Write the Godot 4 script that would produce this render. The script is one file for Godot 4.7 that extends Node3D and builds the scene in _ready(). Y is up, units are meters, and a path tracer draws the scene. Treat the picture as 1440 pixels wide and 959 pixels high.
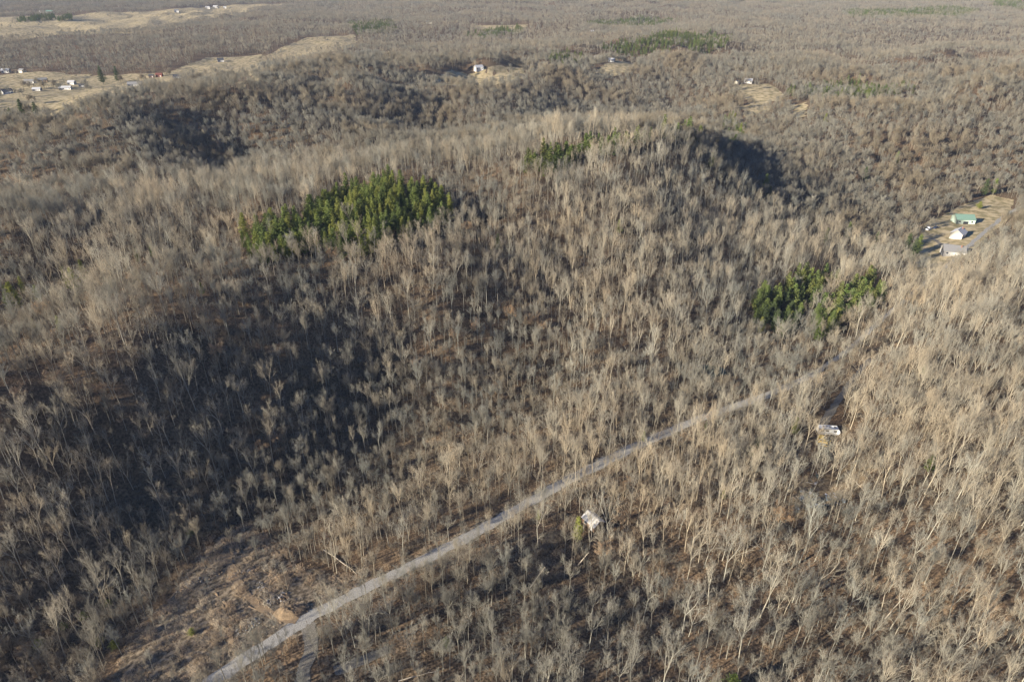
extends Node3D

# ---------- camera ----------
const CAM_H := 150.0
const PITCH := 29.4
const FOCAL := 960.0          # in pixels of the 1440-wide photograph
var cp := cos(deg_to_rad(PITCH))
var sp := sin(deg_to_rad(PITCH))

func ray(px: float, py: float) -> Vector3:
	var u := (px - 720.0) / FOCAL
	var v := -(py - 479.5) / FOCAL
	return Vector3(u, v * cp - sp, -(cp + v * sp))

func at_height(px: float, py: float, h: float) -> Vector3:
	var d := ray(px, py)
	return Vector3(0, CAM_H, 0) + d * ((h - CAM_H) / d.y)

func to_pixel(p: Vector3) -> Vector2:
	var dy := p.y - CAM_H
	var fwd := -p.z * cp - dy * sp
	var up := dy * cp - p.z * sp
	if fwd < 1.0: return Vector2(-9999, -9999)
	return Vector2(720.0 + FOCAL * p.x / fwd, 479.5 - FOCAL * up / fwd)

# where the line of sight through a pixel meets the terrain (lifted by `lift`)
func on_ground(px: float, py: float, lift := 0.0) -> Vector3:
	var d := ray(px, py).normalized()
	var o := Vector3(0, CAM_H, 0)
	var t := 90.0
	var last := 90.0
	while t < 5200.0:
		var p := o + d * t
		if p.y < height(p.x, p.z) + lift:
			for k in 14:
				var m := (last + t) * 0.5
				var q := o + d * m
				if q.y < height(q.x, q.z) + lift: t = m
				else: last = m
			var e := o + d * t
			return Vector3(e.x, height(e.x, e.z), e.z)
		last = t
		t += 1.5 + t * 0.006
	var f := o + d * 3000.0
	return Vector3(f.x, height(f.x, f.z), f.z)

# ---------- terrain: control points read from the photograph as (px, py, metres above the road) ----------
var CONTROL := [
	# creek and valley floor
	[0,880,-8],[120,830,-8],[250,770,-7],[330,715,-6],[400,670,-6],[480,620,-5],[560,595,-4],[680,578,-4],[800,560,-4],[900,545,-3],[1000,520,-3],[1070,470,-2],[1130,430,-1],[1200,385,0],[1250,340,1],[1300,290,2],[1440,268,5],
	# road and clearing
	[300,957,0],[450,860,0],[640,765,0],[800,675,0],[920,617,0.5],[1090,552,1],[1200,480,2],[1340,370,3],[1400,310,4],[330,790,-3],[250,880,-3],[150,940,-4],[1310,320,2.5],[1350,345,3.5],
	# camera side of the road
	[700,900,2],[850,850,0],[900,810,-1],[1000,750,4],[1150,700,6],[1165,603,3],[1200,540,4],[1300,450,9],[1440,440,18],[1410,400,13],[1440,600,22],[1440,750,22],[1440,900,19],[1250,900,9],[1100,900,6],[1300,600,11],[1000,930,4],[1440,350,16],
	# hillside across the creek
	[300,640,3],[200,700,-1],[100,760,0],[0,800,2],[0,700,18],[150,620,18],[300,560,18],[0,600,32],[200,520,34],[400,480,28],[0,520,43],[150,460,45],[300,400,43],[500,520,12],[650,520,8],[600,430,25],[500,380,36],[700,450,16],[800,480,9],[800,400,20],[950,450,7],[900,350,24],[1050,400,7],[1000,320,20],[1100,330,11],[1150,290,11],
	[0,455,28],[120,430,28],[290,368,35],
	[0,400,40],[200,340,44],[0,340,50],[350,300,51],[0,305,54],[490,300,46],[560,275,49],[400,320,46],[740,215,56],[650,235,53],[850,240,50],[950,190,57],[1000,210,44],[1050,240,28],
	[1110,212,20],[1180,245,11],[1240,275,5],
	# behind the first crest
	[0,280,34],[300,235,27],[600,188,18],[800,160,11],[950,158,6],
	[0,230,44],[200,180,52],[400,160,45],[600,140,36],[800,120,27],[900,110,25],[150,150,62],[350,125,60],[500,105,56],[700,96,47],[700,107,42],[850,83,38],[950,75,39],[1000,62,40],
	[1047,113,28],[1100,150,20],[1060,150,22],[1080,200,14],
	[1150,200,18],[1250,200,22],[1250,150,36],[1200,120,38],[1350,150,40],[1400,110,50],[1300,95,50],[1440,90,54],[1440,180,30],[1400,230,14],
	[1200,90,10],[1300,84,10],[1100,78,14],[1200,55,44],[1100,52,40],[1320,55,42],[1400,74,14],[1440,60,40],[1100,36,14],[1300,34,16],[1100,18,40],[1300,18,42],[1440,20,42],
	# upper left valley with the fields
	[0,130,20],[100,120,18],[200,110,18],[350,100,20],[330,85,21],[430,65,25],
	[100,90,24],[250,75,28],[400,45,32],[100,35,32],[250,30,32],[350,15,34],[100,10,30],[300,2,34],[600,8,34],[600,22,36],[600,36,14],[600,66,12],[600,76,44],[720,2,36],[900,8,38],[900,28,14],[900,36,36],[750,58,12],[750,70,40],[750,30,32],[900,50,12],[480,30,34],[480,20,16]]
var BEYOND := [[0,120,4],[-220,60,8],[220,60,26],[-420,-60,40],[420,-150,36],[-700,-300,40],[700,-300,38],[-1400,-500,36],[1400,-500,40],[0,900,30],[-1500,600,36],[1500,600,36],[0,-4200,44],[2600,-3400,46],[-2600,-3400,46],[4000,0,44],[-4000,0,44],[0,4000,40]]

const GRID := 420
const RMAX := 5600.0
var rho_max := log(1.0 + RMAX / 200.0)
var cell := 2.0 * log(1.0 + RMAX / 200.0) / (GRID - 1)
var heights := PackedFloat32Array()
var spots_xz := PackedVector2Array()

func warp(x: float, z: float) -> Vector2:
	var r := sqrt(x * x + z * z)
	if r < 0.001: return Vector2.ZERO
	return Vector2(x, z) / r * log(1.0 + r / 200.0)

func unwarp(w: Vector2) -> Vector2:
	var rho := w.length()
	if rho < 0.00001: return Vector2.ZERO
	return w / rho * 200.0 * (exp(rho) - 1.0)

func height(x: float, z: float) -> float:
	var w := warp(x, z)
	var i := int(clampf((w.x + rho_max) / cell, 0.0, GRID - 1.002))
	var j := int(clampf((w.y + rho_max) / cell, 0.0, GRID - 1.002))
	var k := j * GRID + i
	# the plane of the triangle of the ground mesh that lies over this point
	var b := spots_xz[k + 1]
	var c := spots_xz[k + GRID]
	var hb := heights[k + 1]
	var hc := heights[k + GRID]
	var q := Vector2(x, z)
	var e := c - b
	var o := k if e.cross(q - b) * e.cross(spots_xz[k] - b) >= 0.0 else k + GRID + 1
	var a := spots_xz[o]
	var u := b - a
	var v := c - a
	var den := u.cross(v)
	if absf(den) < 1e-9: return heights[k]
	var f := (q - a).cross(v) / den
	var g := u.cross(q - a) / den
	return heights[o] + f * (hb - heights[o]) + g * (hc - heights[o])

func make_heights():
	var pts := PackedVector2Array()
	var val := PackedFloat64Array()
	for c in CONTROL:
		var p := at_height(c[0], c[1], c[2])
		pts.append(warp(p.x, p.z))
		val.append(c[2])
	for c in BEYOND:
		pts.append(warp(c[0], c[1]))
		val.append(c[2])
	var n := pts.size()
	var a := []
	for i in n:
		var row := PackedFloat64Array()
		row.resize(n + 1)
		for j in n:
			row[j] = sqrt(pts[i].distance_squared_to(pts[j]) + 0.0016)
		row[i] -= 0.012                       # a little smoothing
		row[n] = val[i] - 20.0
		a.append(row)
	for i in n:
		var best := i
		for j in range(i + 1, n):
			if absf(a[j][i]) > absf(a[best][i]): best = j
		var swap = a[i]
		a[i] = a[best]
		a[best] = swap
		var ri: PackedFloat64Array = a[i]
		for j in range(i + 1, n):
			var rj: PackedFloat64Array = a[j]
			var f := rj[i] / ri[i]
			if f != 0.0:
				for k in range(i, n + 1): rj[k] -= f * ri[k]
				a[j] = rj
	var wgt := PackedFloat64Array()
	wgt.resize(n)
	for i in range(n - 1, -1, -1):
		var s: float = a[i][n]
		for j in range(i + 1, n): s -= a[i][j] * wgt[j]
		wgt[i] = s / a[i][i]
	# a coarse grid of the smooth surface, then the fine one with small relief added
	var C := 140
	var cs := 2.0 * rho_max / (C - 1)
	var coarse := PackedFloat32Array()
	coarse.resize(C * C)
	for j in C:
		for i in C:
			var q := Vector2(-rho_max + i * cs, -rho_max + j * cs)
			var s := 20.0
			if q.y < 0.9:
				for k in n: s += wgt[k] * sqrt(q.distance_squared_to(pts[k]) + 0.0016)
			coarse[j * C + i] = s
	var rough := FastNoiseLite.new()
	rough.seed = 4
	rough.frequency = 1.0 / 70.0
	rough.fractal_octaves = 3
	var gully := FastNoiseLite.new()
	gully.seed = 9
	gully.frequency = 1.0 / 160.0
	gully.fractal_type = FastNoiseLite.FRACTAL_RIDGED
	gully.fractal_octaves = 2
	heights.resize(GRID * GRID)
	spots_xz.resize(GRID * GRID)
	for j in GRID:
		for i in GRID:
			var w := Vector2(-rho_max + i * cell, -rho_max + j * cell)
			var u := clampf((w.x + rho_max) / cs, 0.0, C - 1.002)
			var v := clampf((w.y + rho_max) / cs, 0.0, C - 1.002)
			var ci := int(u)
			var cj := int(v)
			u -= ci
			v -= cj
			# Catmull-Rom in both directions
			var h := 0.0
			var wu := cubic(u)
			var wv := cubic(v)
			for b in 4:
				var rowh := 0.0
				var rj := clampi(cj + b - 1, 0, C - 1) * C
				for b2 in 4:
					rowh += wu[b2] * coarse[rj + clampi(ci + b2 - 1, 0, C - 1)]
				h += wv[b] * rowh
			var p := unwarp(w)
			var calm := clampf((h - 3.0) / 16.0, 0.12, 1.0)
			h += rough.get_noise_2d(p.x, p.y) * 3.2 * calm - maxf(0.0, gully.get_noise_2d(p.x, p.y)) * lerpf(5.0, 14.0, smoothstep(350.0, 800.0, p.length())) * minf(calm, lerpf(1.0, clampf((h - 28.0) / 20.0, 0.0, 1.0), smoothstep(350.0, 800.0, p.length())))
			h -= maxf(0.0, gully.get_noise_2d(p.x * 0.5 + 900.0, p.y * 0.5)) * 34.0 * smoothstep(550.0, 1000.0, p.length()) * clampf((h - 26.0) / 16.0, 0.0, 1.0)
			heights[j * GRID + i] = h
			spots_xz[j * GRID + i] = p

func cubic(t: float) -> PackedFloat32Array:
	var t2 := t * t
	var t3 := t2 * t
	return PackedFloat32Array([-0.5 * t3 + t2 - 0.5 * t, 1.5 * t3 - 2.5 * t2 + 1.0, -1.5 * t3 + 2.0 * t2 + 0.5 * t, 0.5 * t3 - 0.5 * t2])

# levels a round pad into the terrain grid (yards, pond)
func level(centre: Vector3, inner: float, outer: float, y: float):
	var c := Vector2(centre.x, centre.z)
	for k in heights.size():
		var d := spots_xz[k].distance_to(c)
		if d < outer: heights[k] = lerpf(y, heights[k], smoothstep(inner, outer, d))

# ---------- helpers ----------
var rng := RandomNumberGenerator.new()
var used := {}

func numbered(called: String) -> String:
	if not used.has(called):
		used[called] = 0
		return called
	used[called] += 1
	return "%s_%03d" % [called, used[called]]

func lin(r: float, g: float, b: float) -> Color:
	return Color(r, g, b).linear_to_srgb()

func mat(c: Color, rough := 0.9, metal := 0.0) -> StandardMaterial3D:
	var m := StandardMaterial3D.new()
	m.albedo_color = c
	m.roughness = rough
	m.metallic = metal
	m.metallic_specular = 0.3
	return m

func thing(called: String, label: String, category: String, where := Vector3.ZERO, turn := 0.0, group := "") -> Node3D:
	var o := Node3D.new()
	o.name = numbered(called)
	add_child(o)
	o.position = where
	o.rotation.y = turn
	o.set_meta("label", label)
	o.set_meta("category", category)
	if group: o.set_meta("group", group)
	return o

func part(called: String, mesh: Mesh, m: Material, parent: Node, where := Vector3.ZERO, turn := Vector3.ZERO) -> MeshInstance3D:
	var o := MeshInstance3D.new()
	o.name = called
	o.mesh = mesh
	o.material_override = m
	parent.add_child(o, true)
	o.position = where
	o.rotation = turn
	return o

func structure(called: String, mesh: Mesh, m: Material, label := "", category := "") -> MeshInstance3D:
	var o := MeshInstance3D.new()
	o.name = numbered(called)
	o.mesh = mesh
	o.material_override = m
	add_child(o)
	o.set_meta("kind", "structure")
	if label: o.set_meta("label", label)
	if category: o.set_meta("category", category)
	return o

func box(x: float, y: float, z: float) -> BoxMesh:
	var b := BoxMesh.new()
	b.size = Vector3(x, y, z)
	return b

func flat_mesh(v: PackedVector3Array) -> ArrayMesh:
	var st := SurfaceTool.new()
	st.begin(Mesh.PRIMITIVE_TRIANGLES)
	for p in v: st.add_vertex(p)
	st.generate_normals()
	return st.commit()

func indexed_mesh(v: PackedVector3Array, n: PackedVector3Array, idx: PackedInt32Array, col := PackedColorArray()) -> ArrayMesh:
	var arr := []
	arr.resize(Mesh.ARRAY_MAX)
	arr[Mesh.ARRAY_VERTEX] = v
	arr[Mesh.ARRAY_NORMAL] = n
	arr[Mesh.ARRAY_INDEX] = idx
	if col.size(): arr[Mesh.ARRAY_COLOR] = col
	var m := ArrayMesh.new()
	m.add_surface_from_arrays(Mesh.PRIMITIVE_TRIANGLES, arr)
	return m

func noise_texture(size: int, freq: float, octaves: int, colors: Array, offsets: Array, sd: int) -> NoiseTexture2D:
	var n := FastNoiseLite.new()
	n.seed = sd
	n.frequency = freq
	n.fractal_octaves = octaves
	n.fractal_gain = 0.62
	var g := Gradient.new()
	g.offsets = PackedFloat32Array(offsets)
	g.colors = PackedColorArray(colors)
	var t := NoiseTexture2D.new()
	t.width = size
	t.height = size
	t.seamless = true
	t.noise = n
	t.color_ramp = g
	return t

func textured(tex: Texture2D, metres: float, rough := 0.95) -> StandardMaterial3D:
	var m := StandardMaterial3D.new()
	m.albedo_texture = tex
	m.uv1_triplanar = true
	m.uv1_world_triplanar = true
	m.uv1_scale = Vector3.ONE / metres
	m.roughness = rough
	m.metallic_specular = 0.2
	return m

# ---------- polygons traced in the photograph, laid on the terrain ----------
func area(pixels: Array, lift := 0.0) -> PackedVector2Array:
	var out := PackedVector2Array()
	for p in pixels:
		var g := on_ground(p[0], p[1], lift)
		out.append(Vector2(g.x, g.z))
	return out

func inside(poly: PackedVector2Array, x: float, z: float) -> bool:
	return Geometry2D.is_point_in_polygon(Vector2(x, z), poly)

func inside_any(list: Array, x: float, z: float) -> int:
	var q := Vector2(x, z)
	for i in list.size():
		if list[i].rect.has_point(q) and Geometry2D.is_point_in_polygon(q, list[i].poly): return i
	return -1

func zone(pixels: Array, lift := 0.0, near_lift := -1.0) -> Dictionary:
	var poly := area(pixels, lift)
	if near_lift > 0.0:
		var mid := 0.0
		for p in pixels: mid += p[1] / float(pixels.size())
		for i in pixels.size():
			if pixels[i][1] > mid:
				var g := on_ground(pixels[i][0], pixels[i][1], near_lift)
				poly[i] = Vector2(g.x, g.z)
	var r := Rect2(poly[0], Vector2.ZERO)
	for p in poly: r = r.expand(p)
	return {poly = poly, rect = r}

func near_line(line: PackedVector2Array, x: float, z: float) -> float:
	var q := Vector2(x, z)
	var best := 1e9
	for i in line.size() - 1:
		best = minf(best, q.distance_to(Geometry2D.get_closest_point_to_segment(q, line[i], line[i + 1])))
	return best

func smooth_line(pixels: Array) -> PackedVector2Array:
	var c := Curve2D.new()
	var raw := area(pixels)
	for i in raw.size():
		var tan := (raw[mini(i + 1, raw.size() - 1)] - raw[maxi(i - 1, 0)]) / 6.0
		c.add_point(raw[i], -tan, tan)
	c.bake_interval = 2.0
	return c.get_baked_points()

# a sheet laid over the terrain inside a polygon, with a ragged edge
func drape(poly: PackedVector2Array, step: float, lift: float) -> ArrayMesh:
	var r := Rect2(poly[0], Vector2.ZERO)
	for p in poly: r = r.expand(p)
	r = r.grow(step)
	var nx := int(r.size.x / step) + 2
	var nz := int(r.size.y / step) + 2
	var st := SurfaceTool.new()
	st.begin(Mesh.PRIMITIVE_TRIANGLES)
	st.set_smooth_group(0)
	var jit := RandomNumberGenerator.new()
	jit.seed = 77
	var pos := PackedVector3Array()
	var ok := PackedByteArray()
	for j in nz:
		for i in nx:
			var x := r.position.x + (i + jit.randf_range(-0.3, 0.3)) * step
			var z := r.position.y + (j + jit.randf_range(-0.3, 0.3)) * step
			pos.append(Vector3(x, height(x, z) + lift, z))
			ok.append(1 if Geometry2D.is_point_in_polygon(Vector2(x, z), poly) else 0)
	for j in nz - 1:
		for i in nx - 1:
			var a := j * nx + i
			var b := a + 1
			var c := a + nx
			var d := c + 1
			if ok[a] and ok[b] and ok[c]:
				for k in [a, b, c]: st.add_vertex(pos[k])
			if ok[b] and ok[d] and ok[c]:
				for k in [b, d, c]: st.add_vertex(pos[k])
	st.index()
	st.generate_normals()
	return st.commit()

func ribbon(line: PackedVector2Array, wide: float, lift: float, sd: int) -> ArrayMesh:
	var jit := FastNoiseLite.new()
	jit.seed = sd
	jit.frequency = 0.12
	var v := PackedVector3Array()
	var n := PackedVector3Array()
	var idx := PackedInt32Array()
	var across := 7
	for i in line.size():
		var d := (line[mini(i + 1, line.size() - 1)] - line[maxi(i - 1, 0)]).normalized()
		var s := Vector2(-d.y, d.x)
		for k in across:
			var f := (k / float(across - 1) - 0.5)
			var off := f * wide * lerpf(1.0, 0.62, smoothstep(90.0, 135.0, line[i].x)) + jit.get_noise_2d(i * 2.0, signf(f) * 40.0) * 0.9 * absf(f) * 2.0
			var p := line[i] + s * off
			var crown := 0.10 * (1.0 - 4.0 * f * f) - (0.05 if absf(absf(f) - 0.17) < 0.05 else 0.0)
			v.append(Vector3(p.x, height(p.x, p.y) + lift + crown, p.y))
			n.append(Vector3.UP)
			if i > 0 and k > 0:
				var a := i * across + k
				idx.append_array([a - across - 1, a - 1, a - across, a - 1, a, a - across])
	return indexed_mesh(v, n, idx)

# ---------- tree building ----------
var tv := PackedVector3Array()
var tn := PackedVector3Array()
var ti := PackedInt32Array()

func begin_shape():
	tv = PackedVector3Array()
	tn = PackedVector3Array()
	ti = PackedInt32Array()

func end_shape() -> ArrayMesh:
	return indexed_mesh(tv, tn, ti)

func tube(points: PackedVector3Array, radii: PackedFloat32Array, sides: int):
	var base := tv.size()
	for i in points.size():
		var d := (points[mini(i + 1, points.size() - 1)] - points[maxi(i - 1, 0)]).normalized()
		var s := d.cross(Vector3(0.31, 0.2, 0.93)).normalized()
		var t := d.cross(s)
		for k in sides:
			var a := TAU * k / sides
			var o := s * cos(a) + t * sin(a)
			tv.append(points[i] + o * radii[i])
			tn.append(o)
	for i in points.size() - 1:
		for k in sides:
			var a := base + i * sides + k
			var b := base + i * sides + (k + 1) % sides
			ti.append_array([a, a + sides, b, b, a + sides, b + sides])

func spike(p: Vector3, d: Vector3, length: float, r: float):
	var s := d.cross(Vector3(0.31, 0.2, 0.93)).normalized()
	var t := d.cross(s)
	var base := tv.size()
	var tip := p + d * length
	for k in 3:
		var a := TAU * k / 3.0
		var o := s * cos(a) + t * sin(a)
		tv.append(p + o * r)
		tn.append(o)
	tv.append(tip)
	tn.append(d)
	ti.append_array([base, base + 3, base + 1, base + 1, base + 3, base + 2, base + 2, base + 3, base])

func bent(d: Vector3, angle: float) -> Vector3:
	var s := d.cross(Vector3(rng.randf_range(-1, 1), rng.randf_range(-1, 1), rng.randf_range(-1, 1))).normalized()
	return d.rotated(s, angle) if s.length() > 0.5 else d

# one branch and everything that grows from it; leaf positions are collected in `tips`
var tips := PackedVector3Array()
var spec := {}

func branch(lv: int, p: Vector3, d: Vector3, length: float, r: float):
	var last: int = spec.levels
	if lv >= last:
		spike(p, d, length, r)
		tips.append(p + d * length * 0.7)
		return
	var segs := 4 if lv <= 1 else (3 if lv == 2 else 2)
	var pts := PackedVector3Array([p])
	var rad := PackedFloat32Array([r])
	var dirs := [d]
	var q := p
	var dd := d
	for i in segs:
		dd = (dd + Vector3(rng.randf_range(-1, 1), rng.randf_range(-1, 1) + spec.up, rng.randf_range(-1, 1)) * spec.wob).normalized()
		q += dd * length / segs
		pts.append(q)
		rad.append(lerpf(r, r * 0.35, (i + 1.0) / segs))
		dirs.append(dd)
	tube(pts, rad, 5 if lv == 0 else (4 if lv == 1 else 3))
	var kids: int = spec.kids[lv]
	for k in kids:
		var f := lerpf(spec.first[lv], 1.0, (k + rng.randf()) / kids)
		var s := minf(f * segs, segs - 0.001)
		var i := int(s)
		var at := pts[i].lerp(pts[i + 1], s - i)
		var rr := lerpf(rad[i], rad[i + 1], s - i)
		var ang: float = deg_to_rad(rng.randf_range(spec.ang[0], spec.ang[1])) * (0.6 if f > 0.93 else 1.0)
		var nd := bent(dirs[i + 1], ang)
		if nd.y < -0.25: nd.y *= -0.4
		nd = nd.normalized()
		var ln: float = length * rng.randf_range(spec.ratio[0], spec.ratio[1]) * lerpf(1.12, 0.72, f)
		branch(lv + 1, at, nd, ln, maxf(rr * 0.62, spec.twig) if lv + 1 < last else spec.twig)

# returns [trunk mesh, crown mesh, joined mesh, leaf tips]
func bare_tree(kind: String, sd: int, fine: bool, coarse := false) -> Dictionary:
	rng.seed = sd
	tips = PackedVector3Array()
	begin_shape()
	var H := 1.0
	var pts := PackedVector3Array()
	var rad := PackedFloat32Array()
	var out := {}
	var clear := 0.5
	match kind:
		"forked":
			H = rng.randf_range(15, 19)
			clear = rng.randf_range(0.36, 0.55)
		"round":
			H = rng.randf_range(13, 17)
			clear = rng.randf_range(0.4, 0.54)
		"slender":
			H = rng.randf_range(14, 18)
			clear = rng.randf_range(0.5, 0.6)
	var tr := H * rng.randf_range(0.010, 0.0135)
	if kind == "slender": tr *= 0.72
	var lean := Vector3(rng.randf_range(-1, 1), 0, rng.randf_range(-1, 1)) * (0.09 if kind == "forked" else 0.05)
	var top := H * (clear if kind != "slender" else 0.93)
	var q := Vector3(0, -0.6, 0)
	var d := (Vector3.UP + lean).normalized()
	var n := 6
	pts.append(q)
	rad.append(tr * 1.35)
	for i in n:
		d = (d + Vector3(rng.randf_range(-1, 1), 0.25, rng.randf_range(-1, 1)) * (0.05 if kind == "forked" else 0.03)).normalized()
		q += d * (top + 0.6) / n
		pts.append(q)
		rad.append(tr * lerpf(1.0, 0.72 if kind != "slender" else 0.16, (i + 1.0) / n))
	tube(pts, rad, 7 if fine else 4)
	out.trunk = end_shape()
	out.height = H
	var kv := tv
	var kn := tn
	var ki := ti
	begin_shape()
	match kind:
		"forked":
			spec = {levels = 4, kids = [5, 5, 4, 4], first = [0.25, 0.2, 0.15, 0.1], ang = [18, 44], ratio = [0.42, 0.66], up = 0.55, wob = 0.13, twig = 0.0135}
			if not fine: spec.merge({levels = 3, kids = [5, 5, 4], twig = 0.042}, true)
			if coarse: spec.merge({kids = [5, 4, 3], twig = 0.08}, true)
			var k := rng.randi_range(2, 4)
			var turn := rng.randf() * TAU
			for i in k:
				var a := turn + TAU * i / k + rng.randf_range(-0.5, 0.5)
				var tilt := deg_to_rad(rng.randf_range(10, 32))
				var nd := Vector3(cos(a) * sin(tilt), cos(tilt), sin(a) * sin(tilt))
				branch(0, q - d * 0.15, nd, H * (1.0 - clear) * rng.randf_range(0.8, 1.05), tr * rng.randf_range(0.42, 0.62))
			for i in 2:
				var f := rng.randf_range(0.62, 0.9)
				var a := rng.randf() * TAU
				branch(1, pts[int(f * n)], Vector3(cos(a), 0.7, sin(a)).normalized(), H * rng.randf_range(0.14, 0.24), tr * 0.26)
		"round":
			spec = {levels = 4, kids = [6, 5, 5, 4], first = [0.2, 0.2, 0.15, 0.1], ang = [18, 46], ratio = [0.40, 0.62], up = 0.55, wob = 0.12, twig = 0.0125}
			if not fine: spec.merge({levels = 3, kids = [6, 6, 6], twig = 0.042}, true)
			if coarse: spec.merge({kids = [5, 5, 4], twig = 0.07}, true)
			var k := rng.randi_range(4, 6)
			var turn := rng.randf() * TAU
			for i in k:
				var a := turn + TAU * i / k + rng.randf_range(-0.4, 0.4)
				var tilt := deg_to_rad(rng.randf_range(5, 36))
				var nd := Vector3(cos(a) * sin(tilt), cos(tilt), sin(a) * sin(tilt))
				branch(0, pts[n if i < 3 else n - 1] - d * 0.1, nd, H * (1.0 - clear) * rng.randf_range(0.66, 0.9), tr * rng.randf_range(0.32, 0.46))
		"slender":
			spec = {levels = 4, kids = [0, 6, 4, 3], first = [0.2, 0.2, 0.15, 0.1], ang = [18, 42], ratio = [0.38, 0.6], up = 0.7, wob = 0.12, twig = 0.0125}
			if not fine: spec.merge({levels = 3, kids = [0, 6, 4], twig = 0.04}, true)
			if coarse: spec.merge({kids = [0, 5, 3], twig = 0.08}, true)
			var k := rng.randi_range(11, 15)
			for i in k:
				var f := lerpf(clear, 0.99, (i + rng.randf()) / k)
				var s := minf(f * n, n - 0.001)
				var j := int(s)
				var a := i * 2.4 + rng.randf_range(-0.5, 0.5)
				var nd := Vector3(cos(a), rng.randf_range(1.0, 2.0), sin(a)).normalized()
				branch(1, pts[j].lerp(pts[j + 1], s - j), nd, H * rng.randf_range(0.15, 0.24) * lerpf(1.1, 0.6, (f - clear) / (1.0 - clear)), tr * 0.34)
	out.crown = end_shape()
	# trunk and crown in one mesh for the masses
	var off := kv.size()
	kv.append_array(tv)
	kn.append_array(tn)
	var moved := PackedInt32Array()
	moved.resize(ti.size())
	for i in ti.size(): moved[i] = ti[i] + off
	ki.append_array(moved)
	out.whole = indexed_mesh(kv, kn, ki)
	out.arrays = [kv, kn, ki]
	out.tips = tips
	return out

# five or so joined far trees in one patch, each with a bark tone of its own
func patch(kinds: Array, sd: int, n: int, reach: float, detail: int) -> ArrayMesh:
	var v := PackedVector3Array()
	var nn := PackedVector3Array()
	var idx := PackedInt32Array()
	var col := PackedColorArray()
	var pick := RandomNumberGenerator.new()
	pick.seed = sd
	for i in n:
		var t: Array = kinds[pick.randi() % kinds.size()].arrays
		var sz := pick.randf_range(0.72, 1.16) * (1.0 if pick.randf() < 0.75 else 0.62)
		var a := TAU * i / n + pick.randf_range(-0.4, 0.4)
		var r := reach * (0.0 if i == 0 and n > 4 else pick.randf_range(0.5, 1.0))
		var xf := Transform3D(Basis(Vector3.UP, pick.randf() * TAU).scaled(Vector3(sz, sz, sz)), Vector3(cos(a) * r, -0.4, sin(a) * r))
		var off := v.size()
		v.append_array(xf * (t[0] as PackedVector3Array))
		var tone := pick.randf_range(0.75, 1.25)
		var w := pick.randf_range(-0.09, 0.09)
		var c := Color(tone * (1.0 + w), tone, tone * (1.0 - w))
		for q in t[1]:
			nn.append(xf.basis * q / sz)
			col.append(c)
		for q in t[2]: idx.append(q + off)
	return indexed_mesh(v, nn, idx, col)

# small leaf faces round the tips of a crown
func leaves(at: PackedVector3Array, every: int, size: float, sd: int) -> ArrayMesh:
	rng.seed = sd
	begin_shape()
	for i in range(0, at.size(), every):
		for k in 2:
			leaf(at[i] + Vector3(rng.randf_range(-1, 1), rng.randf_range(-1, 1), rng.randf_range(-1, 1)) * size, size * rng.randf_range(0.6, 1.3))
	return end_shape()

func leaf(c: Vector3, s: float):
	var n := Vector3(rng.randf_range(-1, 1), rng.randf_range(-0.6, 1), rng.randf_range(-1, 1)).normalized()
	var a := n.cross(Vector3(rng.randf_range(-1, 1), rng.randf_range(-1, 1), 0.37)).normalized() * s
	var b := n.cross(a).normalized() * s * 0.6
	var base := tv.size()
	for p in [c - a, c + b, c + a, c - b]:
		tv.append(p)
		tn.append(n)
	ti.append_array([base, base + 1, base + 2, base, base + 2, base + 3])

func pine(sd: int, broad: float, fine: bool) -> Dictionary:
	rng.seed = sd
	var H := rng.randf_range(8.5, 11.5)
	begin_shape()
	var tr := H * 0.014
	tube(PackedVector3Array([Vector3(0, -0.5, 0), Vector3(0.05, H * 0.5, 0.03), Vector3(0, H * 0.97, 0)]), PackedFloat32Array([tr, tr * 0.6, 0.02]), 6 if fine else 4)
	var out := {trunk = end_shape(), height = H}
	var kv := tv
	var kn := tn
	var ki := ti
	begin_shape()
	var y := H * rng.randf_range(0.06, 0.16)
	var y0 := y
	while y < H * 0.985:
		var f := (y - y0) / (H - y0)
		var reach := H * broad * pow(1.0 - f, 0.75) * (0.55 + 0.45 * minf(1.0, f * 6.0)) + 0.18
		var k := rng.randi_range(4, 6)
		var turn := rng.randf() * TAU
		for i in k:
			var a := turn + TAU * i / k + rng.randf_range(-0.35, 0.35)
			var ln := reach * rng.randf_range(0.6, 1.15)
			var d := Vector3(cos(a), rng.randf_range(0.05, 0.42) + f * 0.5, sin(a)).normalized()
			var p := Vector3(0, y + rng.randf_range(-0.2, 0.2), 0)
			spike(p, d, ln, 0.025)
			var m := int(ln / (0.32 if fine else 0.6)) + 1
			for t in m:
				var g := (t + 0.7 + rng.randf() * 0.4) / m
				var c := p + d * ln * minf(g, 1.02)
				for b in (5 if fine else 3):
					var off := Vector3(rng.randf_range(-1, 1), rng.randf_range(-0.5, 0.7), rng.randf_range(-1, 1)) * 0.24
					leaf(c + off, (0.17 if fine else 0.3) * rng.randf_range(0.7, 1.3))
		y += rng.randf_range(0.36, 0.5) * (1.0 if fine else 1.5)
	out.crown = end_shape()
	var off := kv.size()
	out.whole = ArrayMesh.new()
	var arr := []
	arr.resize(Mesh.ARRAY_MAX)
	arr[Mesh.ARRAY_VERTEX] = tv
	arr[Mesh.ARRAY_NORMAL] = tn
	arr[Mesh.ARRAY_INDEX] = ti
	out.whole = out.crown
	return out

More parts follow.
